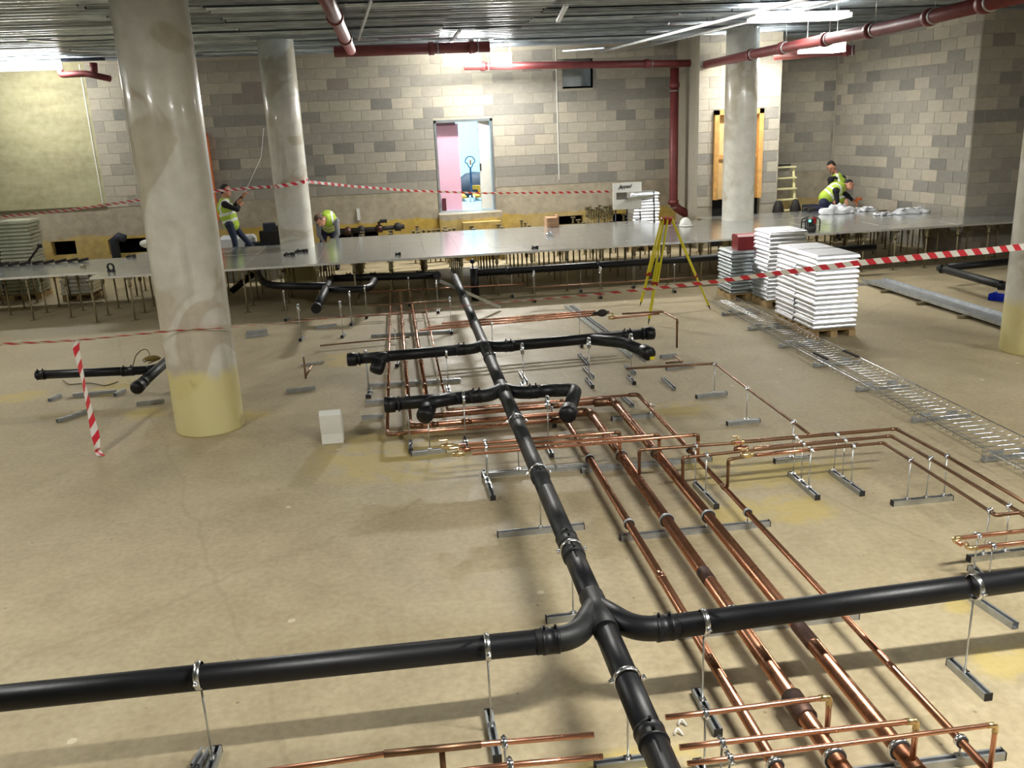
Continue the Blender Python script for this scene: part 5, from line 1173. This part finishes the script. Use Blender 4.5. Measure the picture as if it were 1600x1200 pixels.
    # eyes
    for s in (-1, 1):
        k = MB(); k.ell(hd_+fw*.092+sd*s*.032+up*.025, (.012, .008, .008), 8, 6, rot=R); k.build('eye', M['rubber'], root)
    if hair:
        k = MB(); k.ell(hd_+up*.048-fw*.014, (.085, .103, .110), 18, 12, rot=R); ho = k.build('hair', M[hair], root)
        # cut the face side away
        import bmesh as _bm
        bm_ = _bm.new(); bm_.from_mesh(ho.data); oc = V3(loc)
        dl = [v for v in bm_.verts if (v.co+oc-hd_).dot(fw) > .045 and (v.co+oc-hd_).dot(up) < .085 or (v.co+oc-hd_).dot(up) < -.035]
        _bm.ops.delete(bm_, geom=dl, context='VERTS'); bm_.to_mesh(ho.data); bm_.free()
        ho.modifiers.new('s', 'SOLIDIFY').thickness = .012
    if vest:
        b = MB(); g = .022
        capsule(b, V3(J['hip'])+(V3(J['hip'])-V3(J['chest'])).normalized()*.02, V3(J['chest']), .135+g, .15+g); capsule(b, V3(J['chest']), V3(J['neck']).lerp(V3(J['chest']), .35), .15+g, .10+g)
        for s in 'LR': capsule(b, V3(J['chest']).lerp(V3(J['sh'+s]), .3), V3(J['chest']).lerp(V3(J['sh'+s]), .82), .075+g, .06+g)
        tmp = bpy.data.objects.new('tmp', b.mesh('tmp', [])); COL.objects.link(tmp)
        md = tmp.modifiers.new('r', 'REMESH'); md.mode = 'VOXEL'; md.voxel_size = .014; md.use_smooth_shade = True
        bpy.context.view_layer.update(); vm = bpy.data.meshes.new_from_object(tmp.evaluated_get(bpy.context.evaluated_depsgraph_get())); bpy.data.objects.remove(tmp)
        vm.materials.clear(); vm.materials.append(M['hivis']); vm.materials.append(M['silver'])
        hp = V3(J['hip']); ax = (V3(J['chest'])-hp); L = ax.length; ax.normalize(); sdv = (V3(J['shR'])-V3(J['shL'])).normalized()
        mi = []
        for pl in vm.polygons:
            q = V3(pl.center); t_ = (q-hp).dot(ax)/L; s = abs((q-V3(J['chest'])).dot(sdv))
            mi.append(1 if (.12 < t_ < .28 or .56 < t_ < .72 or (t_ > .72 and .085 < s < .125)) else 0)
        vm.polygons.foreach_set('material_index', mi)
        for v in vm.vertices: v.co.x -= lx; v.co.y -= ly; v.co.z -= lz
        vm.name = 'hi_vis_vest'; vo = bpy.data.objects.new('hi_vis_vest', vm); COL.objects.link(vo); vo.parent = root
    return root
# standing worker pulling tape, left of the middle column
Y1 = 18.55
def w1(px, py, dy=0): return W(px, py, Y1+dy)
J = dict(head=w1(353, 300), face=(1, -.15, .05), neck=w1(351, 313), chest=w1(352, 325), hip=w1(361, 349), shL=w1(347, 319, .14), shR=w1(352, 320, -.16), elL=w1(366, 322, .15), wrL=w1(379, 307, .05), elR=w1(371, 328, -.2), wrR=w1(374, 322, -.1), hipL=w1(363, 351, .09), hipR=w1(359, 351, -.09), knL=w1(378, 368, .08), anL=w1(404, 397, .1), toeL=w1(415, 401, .05), knR=w1(366, 373, -.1), anR=w1(371, 404, -.1), toeR=w1(381, 406, -.15))
zmin = min(J['toeL'][2], J['toeR'][2])
human('person', 'worker in black top and hi-vis vest standing behind the platform pulling a thin tape', J, ('jersey', 'jeans'), True, 'hair', (J['hip'][0], Y1, 0))
b = MB(); b.tube([J['wrL'], w1(385, 296, .0), w1(408, 245, -.1), w1(412, 200, -.2)], .006, 6); single(b, 'pull_cord', M['bag'], 'thin pale cord held up by the standing worker beside the middle column', 'cord', J['wrL'])
b = MB(); q = W(392, 404, Y1); b.box((J['anR'][0]+.25, Y1-.0, (min(J['toeR'][2], J['toeL'][2])-.05)/2), (.95, .6, max(.05, min(J['toeR'][2], J['toeL'][2])-.05))); single(b, 'work_platform', M['galvd'], 'low work step under the worker pulling tape', 'step', (J['anR'][0]+.25, Y1, 0))
# bent worker right of the middle column
Y2 = 18.75; 
def w2(px, py, dy=0): return W(px, py, Y2+dy)
hb = w2(512, 358, .35)
J = dict(head=w2(501, 345, -.30), face=(-.25, -.55, -.8), neck=w2(508, 342, -.20), chest=w2(512, 341, -.05), hip=w2(514, 352, .30), shL=w2(498, 349, -.08), shR=w2(525, 345, -.08), elL=w2(498, 366, -.15), wrL=w2(508, 382, -.20), elR=w2(528, 366, -.15), wrR=w2(519, 383, -.22),
 hipL=(hb[0]-.1, hb[1]+.05, hb[2]-.05), hipR=(hb[0]+.1, hb[1]+.05, hb[2]-.05), knL=(hb[0]-.12, hb[1]-.1, .52), knR=(hb[0]+.12, hb[1]-.1, .52), anL=(hb[0]-.13, hb[1]+.1, .09), anR=(hb[0]+.13, hb[1]+.1, .09), toeL=(hb[0]-.14, hb[1]-.08, .05), toeR=(hb[0]+.14, hb[1]-.08, .05))
human('person', 'grey-shirted worker in hi-vis vest bent double behind the platform beside the middle column', J, ('greyj', 'navy'), True, 'hairb', (hb[0], Y2, 0))
# upright worker on the right
Y3 = 18.95
def w3(px, py, dy=0): return W(px, py, Y3+dy)
J = dict(head=w3(1300, 262), face=(-.8, -.5, -.45), neck=w3(1306, 272), chest=w3(1309, 286), hip=w3(1311, 312), shL=w3(1298, 281, -.12), shR=w3(1317, 279, .05), elL=w3(1298, 299, -.2), wrL=w3(1302, 312, -.25), elR=w3(1319, 297, 0), wrR=w3(1322, 312, -.15), hipL=w3(1306, 315, -.05), hipR=w3(1316, 315, .05), knL=w3(1306, 344, -.15), knR=w3(1316, 344, -.1), anL=w3(1308, 375), anR=w3(1317, 375), toeL=w3(1302, 379, -.15), toeR=w3(1311, 379, -.15))
for k in ('anL', 'anR'): J[k] = (J[k][0], J[k][1], .09)
for k in ('toeL', 'toeR'): J[k] = (J[k][0], J[k][1], .05)
for k in ('knL', 'knR'): J[k] = (J[k][0], J[k][1], .5)
human('person', 'upright dark-haired worker in hi-vis vest looking down, behind the kneeling one on the right', J, ('jersey', 'jeans'), True, 'hair', (J['hip'][0], Y3, 0))
# kneeling worker on the platform edge
Y4 = 18.25
def w4(px, py, dy=0): return W(px, py, Y4+dy)
J = dict(head=w4(1326, 290), face=(.8, -.5, -.4), neck=w4(1316, 291), chest=w4(1306, 296), hip=w4(1290, 314), shL=w4(1311, 296, .16), shR=w4(1306, 298, -.17), elL=w4(1325, 306, .1), wrL=w4(1333, 314, .0), elR=w4(1308, 312, -.2), wrR=w4(1309, 326, -.22), hipL=w4(1287, 317, .1), hipR=w4(1287, 317, -.1))
zk = ZP+.07
J['knL'] = (J['hip'][0]+.12, Y4+.12, zk); J['knR'] = (J['hip'][0]+.10, Y4-.12, zk)
J['anL'] = (J['hip'][0]-.30, Y4+.12, zk-.0); J['anR'] = (J['hip'][0]-.30, Y4-.12, zk); J['toeL'] = (J['hip'][0]-.42, Y4+.12, ZP+.055); J['toeR'] = (J['hip'][0]-.42, Y4-.12, ZP+.055)
J['hip'] = (J['hip'][0]+.02, Y4, max(J['hip'][2], ZP+.3)); 
human('person', 'kneeling worker in hi-vis vest and navy trousers bent over the white bags on the right', J, ('jersey', 'navy'), True, 'hair', (J['hip'][0], Y4, ZP))
p = W(1264, 322, 18.7); b = MB(); b.box((p[0], 18.6, p[2]-.1), (.3, .25, .28)); single(b, 'dark_box', M['darksheet'], 'dark navy box left of the kneeling worker', 'box', (p[0], 18.6, 0))
q = w4(1338, 311); b = MB(); b.tube([q, (q[0]+.12, q[1], q[2]-.0)], .03, 10); b.box((q[0]-.0, q[1], q[2]-.06), (.04, .05, .12)); single(b, 'power_drill', M['orange'], 'orange-brown power drill held by the kneeling worker', 'drill', q)
